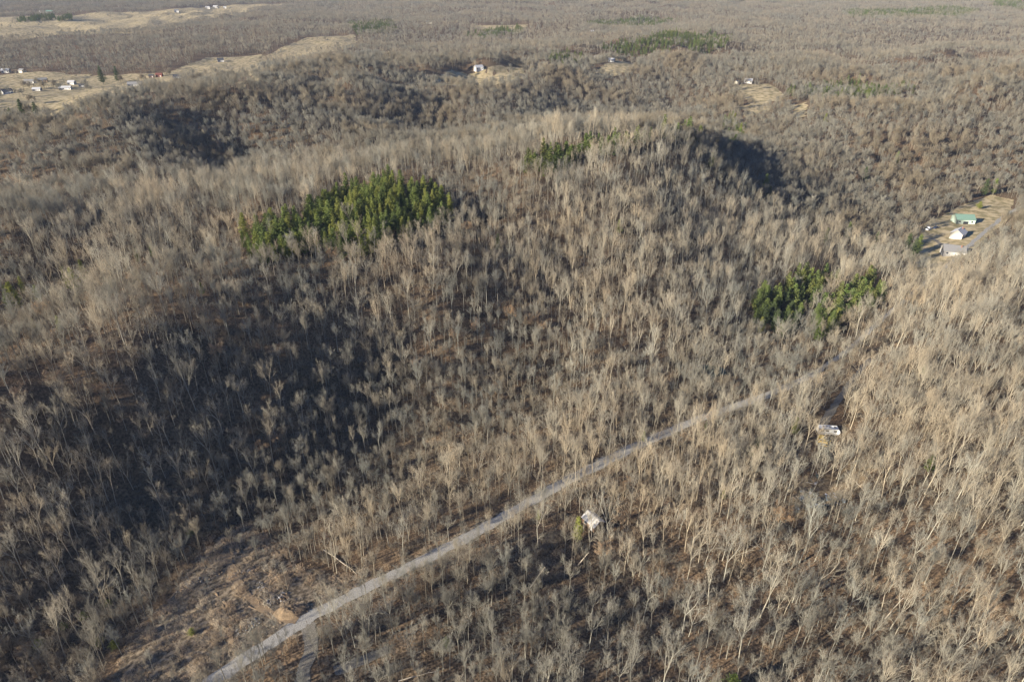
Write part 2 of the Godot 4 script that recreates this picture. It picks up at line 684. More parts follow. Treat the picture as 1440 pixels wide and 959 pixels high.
# a low thicket of many thin stems
func brush(sd: int, wide: float, tall: float, stems: int) -> ArrayMesh:
	rng.seed = sd
	begin_shape()
	for i in stems:
		var a := rng.randf() * TAU
		var r := sqrt(rng.randf()) * wide
		var p := Vector3(cos(a) * r, -0.1, sin(a) * r)
		var d := Vector3(cos(a) * 0.5 + rng.randf_range(-0.5, 0.5), 1.2, sin(a) * 0.5 + rng.randf_range(-0.5, 0.5)).normalized()
		var h := tall * rng.randf_range(0.5, 1.1) * (1.0 - 0.4 * r / wide)
		spike(p, d, h, 0.028)
		for k in 9:
			var f := rng.randf_range(0.25, 0.95)
			spike(p + d * h * f, bent(d, rng.randf_range(0.5, 1.1)), h * rng.randf_range(0.25, 0.5), 0.022)
	return end_shape()

# ---------- copies ----------
func mass(parent: Node, called: String, mesh: Mesh, m: Material, where: Array, tints: Array) -> MultiMeshInstance3D:
	var mm := MultiMesh.new()
	mm.transform_format = MultiMesh.TRANSFORM_3D
	mm.use_colors = true
	mm.mesh = mesh
	mm.instance_count = where.size()
	for i in where.size():
		mm.set_instance_transform(i, where[i])
		mm.set_instance_color(i, tints[i])
	var o := MultiMeshInstance3D.new()
	o.name = called
	o.multimesh = mm
	o.material_override = m
	parent.add_child(o, true)
	o.set_meta("kind", "stuff")
	return o

func stuff(called: String, label: String, category: String) -> Node3D:
	var o := Node3D.new()
	o.name = numbered(called)
	add_child(o)
	o.set_meta("kind", "stuff")
	o.set_meta("label", label)
	o.set_meta("category", category)
	return o

func tinted(c: Color, rough := 0.9) -> StandardMaterial3D:
	var m := mat(c, rough)
	m.vertex_color_use_as_albedo = true
	return m

# ---------- the scene ----------
var road_line: PackedVector2Array
var lanes := []
var fields := []
var clearing: PackedVector2Array
var pine_areas := []
var bark := {}

func _ready():
	# camera, sky, sun, exposure
	var cam := Camera3D.new()
	cam.name = "camera"
	cam.fov = rad_to_deg(2.0 * atan(479.5 / FOCAL))
	cam.near = 0.5
	cam.far = 12000.0
	add_child(cam)
	cam.position = Vector3(0, CAM_H, 0)
	cam.rotation_degrees = Vector3(-PITCH, 0, 0)
	cam.current = true
	var env := Environment.new()
	var sky := Sky.new()
	var air := ProceduralSkyMaterial.new()
	air.sky_top_color = Color(0.30, 0.50, 0.80)
	air.sky_horizon_color = Color(0.72, 0.80, 0.88)
	air.sky_curve = 0.12
	air.ground_horizon_color = Color(0.55, 0.56, 0.56)
	air.ground_bottom_color = Color(0.30, 0.27, 0.24)
	sky.sky_material = air
	env.background_mode = Environment.BG_SKY
	env.sky = sky
	env.tonemap_mode = Environment.TONE_MAPPER_LINEAR
	env.background_energy_multiplier = 0.32
	env.tonemap_exposure = 2.65
	env.sdfgi_enabled = true
	env.ssao_enabled = true
	env.ssil_enabled = true
	env.fog_enabled = true
	env.fog_density = 0.00005
	env.fog_light_color = Color(0.74, 0.80, 0.90)
	var around := WorldEnvironment.new()
	around.name = "environment"
	around.environment = env
	add_child(around)
	var sun := DirectionalLight3D.new()
	sun.name = "sun"
	sun.light_energy = 1.6
	sun.light_color = Color(1.0, 0.955, 0.88)
	sun.light_angular_distance = 0.5
	sun.shadow_enabled = true
	add_child(sun)
	var elev := deg_to_rad(20.0)
	var az := deg_to_rad(62.0)           # shadows run this far to the right of straight ahead
	sun.look_at_from_position(Vector3.ZERO, Vector3(sin(az) * cos(elev), -sin(elev), -cos(az) * cos(elev)))

	make_heights()
	setting()
	objects()
	forest()

func setting():
	var pond_at := on_ground(1000, 521)
	level(pond_at, 9.0, 17.0, pond_at.y - 0.2)
	# the ground
	var v := PackedVector3Array()
	var n := PackedVector3Array()
	var col := PackedColorArray()
	var idx := PackedInt32Array()
	var tone := FastNoiseLite.new()
	tone.seed = 21
	tone.frequency = 1.0 / 45.0
	tone.fractal_octaves = 4
	var warm := FastNoiseLite.new()
	warm.seed = 22
	warm.frequency = 1.0 / 120.0
	for j in GRID:
		for i in GRID:
			var p := unwarp(Vector2(-rho_max + i * cell, -rho_max + j * cell))
			v.append(Vector3(p.x, heights[j * GRID + i], p.y))
			var l := heights[j * GRID + maxi(i - 1, 0)]
			var e := 2.0 + p.length() * 0.01
			n.append(Vector3(height(p.x - e, p.y) - height(p.x + e, p.y), 2.0 * e, height(p.x, p.y - e) - height(p.x, p.y + e)).normalized())
			var t := 1.0 + tone.get_noise_2d(p.x, p.y) * 0.5
			var w := warm.get_noise_2d(p.x, p.y) * 0.12
			col.append(Color(t * (1.0 + w), t, t * (1.0 - w)))
			if i > 0 and j > 0:
				var a := j * GRID + i
				idx.append_array([a - GRID - 1, a - GRID, a - 1, a - 1, a - GRID, a])
	var litter := textured(noise_texture(1024, 0.035, 6, [lin(0.04, 0.029, 0.020), lin(0.088, 0.062, 0.040), lin(0.15, 0.104, 0.064), lin(0.24, 0.168, 0.104)], [0.25, 0.45, 0.6, 0.8], 3), 34.0)
	litter.vertex_color_use_as_albedo = true
	structure("ground", indexed_mesh(v, n, idx, col), litter)

	# roads
	road_line = smooth_line([[225, 1000], [300, 957], [400, 891], [450, 860], [540, 815], [640, 765], [720, 720], [800, 675], [870, 640], [920, 617], [1000, 583], [1090, 552], [1150, 522], [1205, 482], [1270, 425], [1335, 372], [1370, 340], [1420, 300], [1480, 270]])
	var gravel := textured(noise_texture(512, 0.05, 5, [lin(0.17, 0.16, 0.142), lin(0.265, 0.252, 0.225), lin(0.36, 0.342, 0.305)], [0.3, 0.5, 0.72], 5), 9.0)
	structure("road", ribbon(road_line, 4.1, 0.16, 2), gravel, "pale gravel road running through the bare woods", "road")
	var drive := textured(noise_texture(512, 0.05, 5, [lin(0.10, 0.088, 0.07), lin(0.165, 0.148, 0.12), lin(0.24, 0.218, 0.18)], [0.3, 0.5, 0.72], 6), 9.0)
	var verge := textured(noise_texture(1024, 0.014, 7, [lin(0.06, 0.047, 0.033), lin(0.12, 0.095, 0.066), lin(0.185, 0.148, 0.102), lin(0.27, 0.215, 0.148)], [0.3, 0.45, 0.56, 0.72], 8), 26.0)
	var grass := textured(noise_texture(1024, 0.009, 7, [lin(0.16, 0.14, 0.075), lin(0.24, 0.195, 0.11), lin(0.31, 0.25, 0.15), lin(0.38, 0.31, 0.195)], [0.3, 0.44, 0.56, 0.74], 9), 70.0)
	structure("road_verge", ribbon(road_line, 6.6, 0.07, 12), verge)
	var ways := [[[[1225, 505], [1195, 540], [1178, 565], [1160, 592], [1150, 606]], 3.4], [[[1372, 345], [1340, 352], [1316, 338], [1300, 333], [1275, 338]], 4.0], [[[430, 872], [438, 905], [430, 935], [420, 985]], 3.4], [[[470, 945], [505, 930], [545, 914]], 2.6]]
	for w in ways:
		var line := smooth_line(w[0])
		lanes.append(line)
		structure("driveway", ribbon(line, w[1], 0.12, 30), drive)

	# cleared and open ground
	clearing = area([[300, 752], [340, 735], [378, 745], [420, 790], [480, 808], [530, 806], [455, 850], [330, 935], [250, 990], [150, 990], [180, 900], [225, 855], [262, 802]])
	structure("cleared_ground", drape(area([[300, 757], [340, 739], [376, 750], [418, 795], [480, 812], [532, 811], [450, 855], [330, 930], [240, 985], [140, 985], [175, 905], [225, 855], [262, 802]]), 1.6, 0.06), verge)
	var spots := [
		[[1282, 388], [1288, 345], [1300, 312], [1335, 298], [1352, 288], [1395, 273], [1428, 280], [1425, 303], [1390, 335], [1352, 368], [1318, 392]],
		[[570, 104], [640, 98], [690, 93], [738, 94], [740, 102], [700, 108], [640, 110]],
		[[1038, 150], [1065, 144], [1098, 150], [1050, 159]], [[1110, 147], [1140, 142], [1142, 152], [1115, 156]], [[1026, 122], [1085, 116], [1112, 127], [1060, 140]],
		[[-30, 152], [-30, 106], [60, 100], [150, 106], [240, 101], [262, 105], [250, 115], [180, 126], [112, 135], [100, 148], [60, 152]],
		[[232, 92], [290, 80], [370, 76], [352, 94], [262, 100]], [[325, 108], [377, 95], [374, 104], [335, 112]],
		[[355, 76], [420, 55], [500, 47], [506, 64], [440, 76], [385, 80]],
		[[-40, 52], [100, 42], [200, 38], [312, 22], [430, 4], [300, 9], [235, 13], [100, 22], [-40, 27]],
		[[826, 95], [850, 89], [900, 84], [893, 93], [845, 99]], [[655, 35], [745, 34], [740, 39], [690, 40]]]
	for i in spots.size():
		var f := zone(spots[i], 0.0, -1.0 if i < 1 else 8.0)
		fields.append(f)
		structure("field", drape(f.poly, 2.0 if i < 1 else 5.0, 0.14 if i < 1 else 0.3), grass)
	var dry := textured(noise_texture(512, 0.02, 6, [lin(0.10, 0.072, 0.045), lin(0.17, 0.125, 0.075), lin(0.26, 0.195, 0.115)], [0.3, 0.5, 0.7], 10), 14.0)
	structure("dry_grass_ground", drape(area([[1100, 700], [1118, 690], [1132, 672], [1150, 662], [1170, 664], [1190, 648], [1212, 642], [1236, 652], [1222, 668], [1228, 690], [1200, 700], [1190, 716], [1160, 722], [1130, 735], [1112, 722]]), 1.7, 0.07), dry)
	# pond
	var wv := PackedVector3Array()
	var rim := []
	for k in 28:
		var a := TAU * k / 28.0
		var r := 1.0 + 0.12 * sin(a * 3.0 + 1.0)
		rim.append(Vector3(pond_at.x + cos(a) * 7.0 * r, pond_at.y - 0.1, pond_at.z + sin(a) * 4.6 * r))
	for k in 28: wv.append_array([Vector3(pond_at.x, pond_at.y - 0.1, pond_at.z), rim[k], rim[(k + 1) % 28]])
	var water := mat(lin(0.012, 0.03, 0.024), 0.06)
	water.metallic_specular = 0.5
	structure("pond_water", flat_mesh(wv), water, "small dark green pond among trees left of the gravel road".replace("left of", "near"), "pond")

	var P := [
		[[338, 322], [400, 306], [440, 294], [470, 270], [545, 253], [600, 256], [638, 288], [634, 308], [560, 335], [500, 352], [425, 345], [385, 356], [340, 362]],
		[[733, 225], [790, 213], [830, 197], [885, 193], [880, 206], [820, 222], [770, 238], [735, 234]],
		[[1052, 425], [1105, 395], [1165, 375], [1180, 392], [1145, 422], [1122, 462], [1075, 464]],
		[[1136, 447], [1190, 407], [1240, 384], [1246, 412], [1195, 448], [1150, 474]],
		[[838, 62], [900, 53], [1000, 44], [1032, 52], [1022, 66], [950, 73], [870, 73]],
		[[766, 76], [800, 71], [822, 78], [815, 89], [775, 86]],
		[[1098, 126], [1200, 105], [1282, 114], [1287, 130], [1200, 136], [1140, 131]],
		[[1183, 15], [1330, 9], [1382, 14], [1350, 23], [1200, 23]], [[1393, 1], [1450, 1], [1450, 13], [1400, 9]],
		[[488, 32], [550, 27], [558, 40], [500, 46]], [[-10, 432], [25, 412], [62, 398], [60, 410], [20, 428]], [[75, 402], [100, 390], [138, 380], [135, 392], [95, 408]], [[890, 196], [985, 185], [988, 192], [900, 202]], [[1010, 172], [1030, 160], [1048, 178], [1050, 198], [1030, 200]], [[22, 25], [75, 19], [78, 25], [25, 29]], [[79, 25], [100, 20], [101, 26], [80, 28]], [[650, 46], [730, 35], [738, 42], [680, 53]], [[820, 30], [900, 22], [960, 26], [850, 38]]]
	for p in P: pine_areas.append(zone(p, 5.0))


var creek_line: PackedVector2Array
var shed_at: Vector3
var junk_at: Vector3
var camper_at: Vector3
var pads := []          # [place, radius] kept free of trees

var marks := []
func place_of(x: float, z: float) -> String:
	if marks.is_empty():
		for m in [[1017, 702, "near the small yellow pine off the road"], [1025, 985, "near the broad green pine"], [1305, 665, "near the lone green pine"], [628, 912, "near the small cedar by the driveway"], [745, 826, "near the leaning dead pole"], [1245, 870, "near the broken dead trunk"], [1400, 900, "on the pale upper edge of the brown slope"], [900, 900, "below the dark thicket"], [1100, 900, "on the lower brown slope"]]:
			marks.append([on_ground(m[0], m[1]), m[2]])
	for m in marks:
		if Vector2(x - m[0].x, z - m[0].z).length() < 14.0: return m[1]
	if inside(clearing, x, z): return "in the cleared dirt ground"
	if Vector2(x - shed_at.x, z - shed_at.z).length() < 22.0: return "in the woods around the tin-roofed shed"
	if Vector2(x - junk_at.x, z - junk_at.z).length() < 24.0: return "around the junk heap"
	if Vector2(x - camper_at.x, z - camper_at.z).length() < 22.0: return "near the parked white camper"
	var d := near_line(road_line, x, z)
	if d < 10.0: return "at the edge of the gravel road"
	var k := near_line(creek_line, x, z)
	if k < 12.0: return "in the creek hollow"
	# which side of the road
	var left := false
	for i in road_line.size() - 1:
		if road_line[i].y >= z and road_line[i + 1].y < z: left = x < road_line[i].x
	if left and d + k < 75.0: return "between gravel road and creek"
	if left: return "on the dim hillside across the creek"
	if d < 34.0: return "a little way off the gravel road"
	return "on the brown slope below the junk heap"

func forest():
	var kinds := []
	for k in ["forked", "round", "slender"]:
		for i in 6: kinds.append(k)
	var fine := []
	var far := []
	var coarse := []
	for i in kinds.size():
		fine.append(bare_tree(kinds[i], 100 + i, true))
		far.append(bare_tree(kinds[i], 100 + i, false))
		coarse.append(bare_tree(kinds[i], 100 + i, false, true))
	var far_patches := []
	var coarse_patches := []
	for i in 8:
		far_patches.append(patch(far if i < 3 else (far.slice(6) if i < 6 else far.slice(6, 12)), 500 + i, 5, 6.2, 1))
		coarse_patches.append(patch(coarse if i < 3 else coarse.slice(6), 520 + i, 5, 7.6, 0))
	var pines := []
	var far_pines := []
	for i in 4:
		pines.append(pine(300 + i, [0.2, 0.17, 0.24, 0.3][i], true))
		far_pines.append(pine(300 + i, [0.2, 0.17, 0.24, 0.3][i], false))
	rng.seed = 6
	var stand := FastNoiseLite.new()
	stand.seed = 31
	stand.frequency = 1.0 / 90.0
	stand.fractal_octaves = 3
	var gap := FastNoiseLite.new()
	gap.seed = 32
	gap.frequency = 1.0 / 28.0
	creek_line = smooth_line([[-60, 905], [0, 880], [120, 830], [250, 770], [330, 715], [400, 670], [480, 620], [560, 595], [680, 578], [800, 560], [900, 545], [1000, 520], [1070, 470], [1130, 430], [1200, 385]])
	var thicket := area([[690, 765], [800, 742], [1000, 745], [1065, 850], [930, 905], [740, 860]])

	# --- bare trees near by: one record each, the largest become things ---
	var near := []
	var s := 3.15
	var z := -420.0
	while z < 0.0:
		var x := -480.0
		while x < 480.0:
			var px := x + rng.randf_range(-0.5, 0.5) * s
			var pz := z + rng.randf_range(-0.5, 0.5) * s
			var roll := rng.randf()
			x += s
			var d := sqrt(px * px + pz * pz)
			if d < 60.0 or d >= 420.0: continue
			var y := height(px, pz)
			var pix := to_pixel(Vector3(px, y + 7.0, pz))
			var room := 120.0 + 60.0 * FOCAL / (d + 100.0)
			if pix.x < -room - 100.0 or pix.x > 1440.0 + room or pix.y > 1110.0: continue
			if not free_spot(px, pz): continue
			if inside_any(pine_areas, px, pz) >= 0 and roll > 0.13: continue
			if inside(clearing, px, pz) and roll < 0.86: continue
			if inside(thicket, px, pz) and roll < 0.55: continue
			if roll < 0.10 + 0.5 * maxf(0.0, gap.get_noise_2d(px, pz)): continue
			var t := stand.get_noise_2d(px, pz)
			var sz := rng.randf_range(0.78, 1.28) * (1.0 if rng.randf() < 0.66 else 0.58)
			var basis := Basis(Vector3.UP, rng.randf() * TAU).scaled(Vector3(sz * 0.95, sz * rng.randf_range(1.05, 1.35), sz * 0.95) * 0.6)
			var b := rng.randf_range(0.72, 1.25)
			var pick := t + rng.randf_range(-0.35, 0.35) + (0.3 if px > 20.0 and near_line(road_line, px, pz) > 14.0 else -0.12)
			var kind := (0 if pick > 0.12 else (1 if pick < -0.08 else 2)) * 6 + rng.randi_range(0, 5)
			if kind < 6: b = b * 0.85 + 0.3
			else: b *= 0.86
			if inside(clearing, px, pz): basis = basis.scaled(Vector3.ONE * rng.randf_range(0.4, 0.85))
			var w := rng.randf_range(-0.03, 0.12) + t * 0.08
			var seen := to_pixel(Vector3(px, y, pz))
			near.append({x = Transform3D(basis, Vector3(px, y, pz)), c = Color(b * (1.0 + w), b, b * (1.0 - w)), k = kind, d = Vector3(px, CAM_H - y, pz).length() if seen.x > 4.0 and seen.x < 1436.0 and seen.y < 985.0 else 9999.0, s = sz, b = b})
		z += s
	near.sort_custom(func(p, q): return p.d < q.d)
	var tones := []
	for i in 5:
		var b := lerpf(0.64, 1.36, i / 4.0)
		tones.append(mat(lin(0.285 * b, 0.268 * b, 0.215 * b)))
	var looks := ["%s bare tree with forked limbs", "%s bare tree with rounded crown", "%s slender straight bare tree"]
	var own := mini(300, near.size())
	for i in own:
		var t: Dictionary = near[i]
		var where := place_of(t.x.origin.x, t.x.origin.z)
		var o := thing("bare_tree", "%s %s %s" % ["small" if t.s < 0.66 else ("middling" if t.s < 0.9 else "tall"), looks[t.k / 6] % ["dark", "brownish", "grey", "light", "pale"][clampi(int((t.b - 0.6) / 0.8 * 5.0), 0, 4)], where], "tree", Vector3.ZERO, 0.0, "bare trees " + where)
		o.transform = t.x
		var m: Material = tones[clampi(int((t.b - 0.6) / 0.8 * 5.0), 0, 4)]
		part("trunk", fine[t.k].trunk, m, o)
		part("crown", fine[t.k].crown, m, o)
	var near_put := []
	for i in kinds.size(): near_put.append([[], []])
	for i in range(own, near.size()):
		near_put[near[i].k][0].append(near[i].x)
		near_put[near[i].k][1].append(near[i].c)
	# --- the woods farther off, in patches ---
	var far_put := []
	for i in 16: far_put.append([[], []])
	for ring in [[420.0, 1000.0, 8.4], [1000.0, 2900.0, 12.0]]:
		s = ring[2]
		var half: float = ring[1] * 0.9 + 60.0
		z = -ring[1]
		while z < 0.0:
			var x: float = -half
			while x < half:
				var px := x + rng.randf_range(-0.3, 0.3) * s
				var pz := z + rng.randf_range(-0.3, 0.3) * s
				var roll := rng.randf()
				x += s
				var d := sqrt(px * px + pz * pz)
				if d < ring[0] or d >= ring[1]: continue
				var y := height(px, pz)
				var pix := to_pixel(Vector3(px, y + 7.0, pz))
				if pix.x < -160.0 or pix.x > 1580.0 or pix.y < -25.0: continue
				var open := inside_any(fields, px, pz)
				if open >= 0 and (roll < 0.8 or gap.get_noise_2d(px * 0.35, pz * 1.1) < 0.22): continue
				if open < 0 and not free_spot(px, pz) or inside_any(pine_areas, px, pz) >= 0 and roll < 0.5: continue
				if roll < 0.03 + 0.2 * maxf(0.0, gap.get_noise_2d(px, pz)): continue
				var t := stand.get_noise_2d(px, pz)
				var pick := clampi(int((t * 1.2 + 0.5 + rng.randf_range(-0.3, 0.3)) * 8.0), 0, 7)
				var b := rng.randf_range(0.62, 0.92)
				var w := t * 0.1 + 0.03
				var put: Array = far_put[(7 - pick) + (0 if d < 1000.0 else 8)]
				put[0].append(Transform3D(Basis(Vector3.UP, rng.randf() * TAU).scaled(Vector3.ONE * rng.randf_range(0.58, 0.72)), Vector3(px, y, pz)))
				put[1].append(Color(b * (1.0 + w), b, b * (1.0 - w)))
			z += s
	var wood := tinted(lin(0.285, 0.268, 0.215))
	var woods := stuff("bare_woodland", "bare grey-brown winter woods covering the hills", "woodland")
	for i in kinds.size():
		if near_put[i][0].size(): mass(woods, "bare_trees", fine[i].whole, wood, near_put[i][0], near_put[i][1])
	var total := 0
	for i in 16:
		total += far_put[i][0].size()
		if far_put[i][0].size(): mass(woods, "bare_trees", far_patches[i] if i < 8 else coarse_patches[i - 8], wood, far_put[i][0], far_put[i][1])
	print("near trees ", near.size(), " patches ", total)

	# --- trees that keep their tan leaves ---
	var tan_tones := [mat(lin(0.30, 0.19, 0.10)), mat(lin(0.34, 0.235, 0.14)), mat(lin(0.27, 0.175, 0.105))]
	for m in tan_tones:
		m.backlight_enabled = true
		m.backlight = lin(0.10, 0.06, 0.03)
	var leafage := []
	for i in 3: leafage.append(leaves(fine[6 + i].tips, 2, 0.13, 700 + i))
	var tan_spots := [[372, 655], [392, 640], [585, 530], [622, 515], [640, 490], [668, 480], [740, 470], [763, 475], [752, 468], [720, 462], [905, 445], [918, 465], [468, 385], [68, 462], [28, 470], [130, 440], [85, 560], [150, 575], [855, 430], [985, 410], [1045, 300], [660, 345], [700, 560], [545, 395], [1090, 760], [845, 800], [1030, 560], [880, 700], [310, 520], [35, 580], [960, 640], [870, 750]]
	for i in tan_spots.size():
		var g := on_ground(tan_spots[i][0], tan_spots[i][1])
		if not free_spot(g.x, g.z): continue
		rng.seed = 900 + i
		var where := place_of(g.x, g.z)
		var o := thing("tan_leaved_tree", "%s tree holding %s dry leaves %s" % ["large" if i % 4 < 2 else "small", ["orange-tan", "pale tan", "brown"][i % 3], where], "tree", g, rng.randf() * TAU, "tan-leaved trees " + where)
		o.scale = Vector3.ONE * (rng.randf_range(0.62, 0.76) if i % 4 < 2 else rng.randf_range(0.45, 0.58))
		part("trunk", fine[6 + i % 3].trunk, tones[1], o)
		var cr := part("crown", fine[6 + i % 3].crown, tones[1], o)
		part("leaves", leafage[i % 3], tan_tones[i % 3], cr).set_meta("kind", "stuff")

	# --- pines: stands, and single ones placed where the photograph shows them ---
	rng.seed = 61
	var greens := []
	for g in [[0.15, 0.172, 0.04], [0.118, 0.15, 0.04], [0.095, 0.124, 0.036], [0.178, 0.188, 0.046], [0.055, 0.075, 0.03]]:
		var m := mat(lin(g[0], g[1], g[2]), 0.75)
		m.backlight_enabled = true
		m.backlight = lin(g[0] * 0.5, g[1] * 0.5, g[2] * 0.3)
		greens.append(m)
	var put_pines := []
	for a in pine_areas.size():
		var r: Rect2 = pine_areas[a].rect
		var step := 3.7 if a < 4 else 4.6
		var zz := r.position.y
		while zz < r.end.y:
			var xx := r.position.x
			while xx < r.end.x:
				var px := xx + rng.randf_range(-0.5, 0.5) * step
				var pz := zz + rng.randf_range(-0.5, 0.5) * step
				xx += step
				if rng.randf() < (0.14 if a < 2 else 0.3) or not inside(pine_areas[a].poly, px, pz): continue
				if a > 3 and Vector2(px, pz).length() > 520.0 and gap.get_noise_2d(px * 0.8, pz * 0.8) + rng.randf_range(-0.25, 0.25) > 0.2: continue
				var y := height(px, pz)
				put_pines.append({p = Vector3(px, y, pz), a = a, d = Vector3(px, CAM_H - y, pz).length()})
			zz += step
	put_pines.sort_custom(func(p, q): return p.d < q.d)
	var stands := ["in the big stand on the hill crest", "in the narrow stand along the ridge", "in the creekside stand", "in the clump by the creek shadow", "in the long stand behind the white farmhouse", "in the dark clump beside the white farmhouse", "in the stand on the far rise", "in a farther stand"]
	var pine_put := []
	for i in 4: pine_put.append([[], []])
	var made := 0
	for t in put_pines:
		var k := rng.randi_range(0, 3)
		var sz := rng.randf_range(0.62, 1.0)
		var big := 1.25 if t.a < 2 else (1.3 if t.d < 540.0 else 1.0)
		var xf := Transform3D(Basis(Vector3.UP, rng.randf() * TAU).scaled(Vector3(sz * 1.15, sz * rng.randf_range(0.9, 1.2), sz * 1.15) * big), t.p)
		if made < 300:
			made += 1
			var tone := rng.randi_range(0, 3) if t.a < 2 else rng.randi_range(1, 4)
			var o := thing("pine_tree", "%s %s %s pine %s" % ["tall" if sz > 0.86 else ("short" if sz < 0.72 else "middling"), ["narrow", "very narrow", "full", "broad"][k], ["light green", "green", "deep green", "yellow-green", "dark green"][tone], stands[mini(t.a, 7)]], "pine", Vector3.ZERO, 0.0, "pines " + stands[mini(t.a, 7)])
			o.transform = xf
			part("trunk", pines[k].trunk, tones[0], o)
			part("crown", pines[k].crown, greens[tone], o)
		else:
			var b := rng.randf_range(0.75, 1.2)
			pine_put[k][0].append(xf)
			pine_put[k][1].append(Color(b * rng.randf_range(0.85, 1.15), b, b * rng.randf_range(0.8, 1.1)))
	print("pines ", put_pines.size())
	var needles := tinted(lin(0.10, 0.125, 0.036), 0.75)
	needles.backlight_enabled = true
	needles.backlight = lin(0.035, 0.05, 0.01)
	var pw := stuff("pine_woodland", "distant green pine stands on the far hills", "pines")
	for i in 4:
		if pine_put[i][0].size(): mass(pw, "pines", far_pines[i].whole, needles, pine_put[i][0], pine_put[i][1])
	# single evergreens: pixel of the foot, scale, tone, what it stands by
	var singles := [
		[812, 762, 1.0, 3, "yellow-green pine standing beside the tin-roofed shed"], [757, 732, 0.45, 3, "small yellow-green pine at the road bend"], [905, 622, 0.5, 0, "small green pine at the gravel road edge"], [992, 606, 0.45, 1, "small green pine by the gravel road"],
		[1116, 612, 0.8, 0, "bright green pine near the parked white camper"], [1068, 632, 0.7, 4, "dark bushy cedar near the camper clearing"], [1055, 642, 0.6, 4, "low dark cedar beside the bushy cedar"], [1017, 702, 0.4, 3, "small yellow pine in the woods off the road"],
		[628, 912, 0.45, 1, "small green cedar near the lower driveway"], [1025, 985, 0.95, 1, "broad green pine at the foot of the brown slope"], [1000, 990, 0.8, 0, "green pine beside the broad green pine"], [1305, 665, 0.75, 1, "lone green pine on the sunlit slope"], [1297, 528, 0.5, 0, "small pine among bare trees up the slope"],
		[270, 893, 0.32, 3, "small yellow-green shrub in the cleared dirt ground"], [55, 910, 0.4, 3, "yellow shrub in the creek thicket"], [118, 872, 0.4, 0, "green shrub in the dim creek thicket"], [90, 886, 0.38, 1, "grey-green shrub in the dim creek thicket"], [153, 853, 0.36, 0, "round green shrub by the creek bed"], [140, 908, 0.42, 3, "bright yellow shrub at the clearing corner"], [162, 912, 0.4, 3, "yellow-green shrub next to the bright yellow shrub"], [268, 755, 0.4, 1, "dull green shrub near the creek"],
		[95, 402, 0.62, 0, "green pine on the hollow's edge"], [120, 395, 0.7, 3, "larger yellow-green pine on the hollow's edge"], [35, 415, 0.6, 3, "yellow-green pine at the head of the hollow"], [12, 425, 0.55, 0, "green pine low in the hollow"], [86, 468, 0.5, 3, "small pine on the dim hillside"], [50, 466, 0.4, 0, "tiny pine on the dim hillside"], [285, 415, 0.4, 0, "small pine above the dark hollow"], [195, 370, 0.5, 0, "pine beside the bare crowns above the hollow"], [215, 362, 0.45, 1, "small pine beside the bare crowns above the hollow"],
		[145, 119, 1.6, 4, "big dark evergreen in the far hay field"], [166, 116, 1.4, 4, "second dark evergreen in the far hay field"], [35, 172, 1.2, 4, "dark evergreen below the village"], [56, 176, 1.2, 4, "tall dark evergreen below the village"], [20, 178, 1.0, 4, "broad dark evergreen below the village"],
		[1280, 372, 1.15, 4, "dark evergreen shading the grey house lawn"], [1272, 362, 1.1, 4, "tall evergreen behind the lawn evergreen"], [1288, 360, 1.0, 1, "evergreen at the lawn's edge"], [1383, 276, 0.95, 4, "dark evergreen above the green barn"], [1396, 274, 0.9, 1, "olive evergreen above the green barn"], [1377, 294, 0.5, 3, "yellow bush above the green barn"],
		[1032, 178, 0.9, 3, "yellow-green pine near the small tan field"], [1040, 195, 1.0, 0, "tall pine near the small tan field"], [1046, 190, 0.8, 1, "dark pine near the small tan field"], [1000, 236, 0.7, 1, "pine on the ravine edge"], [1075, 270, 0.9, 1, "green pine on the hill's shaded face"], [1080, 285, 0.8, 4, "dark pine on the hill's shaded face"], [1160, 345, 0.8, 0, "pine above the creekside stand"], [1230, 350, 0.8, 4, "dark pine by the creek bend"], [1192, 335, 0.75, 1, "pine by the creek bend"], [1215, 255, 0.8, 4, "dark pine in the ravine mouth"], [700, 352, 0.6, 1, "green pine alone on the wooded hill"], [870, 330, 0.6, 0, "small pine on the wooded hill face"], [1160, 175, 0.7, 0, "pine on the far sunlit hillside"], [1260, 232, 0.8, 1, "olive pine on the far sunlit hillside"]]
	for i in singles.size():
		var t: Array = singles[i]
		rng.seed = 1000 + i
		var g := on_ground(t[0], t[1])
		var shrub: bool = t[4].contains("shrub") or t[4].contains("bush")
		var o := thing("evergreen_shrub" if shrub else "evergreen_tree", t[4], "shrub" if shrub else "evergreen", g, rng.randf() * TAU, "single evergreens")
		var k := 3 if shrub or t[4].contains("cedar") or t[4].contains("broad") else rng.randi_range(0, 2)
		var up: float = t[2] * (1.0 if t[1] > 480 else 1.35)
		o.scale = Vector3(up * (1.5 if shrub else 1.15), up * (0.8 if shrub else 1.0), up * (1.5 if shrub else 1.15))
		part("trunk", pines[k].trunk, tones[0], o)
		part("crown", pines[k].crown, greens[t[3]], o)

	# --- underbrush ---
	rng.seed = 71
	var bushes := [brush(801, 1.3, 1.7, 44), brush(802, 1.6, 2.4, 50), brush(803, 1.0, 1.0, 46), brush(804, 1.4, 3.2, 36)]
	var put_b := []
	for i in 4: put_b.append([[], []])
	s = 1.25
	z = -330.0
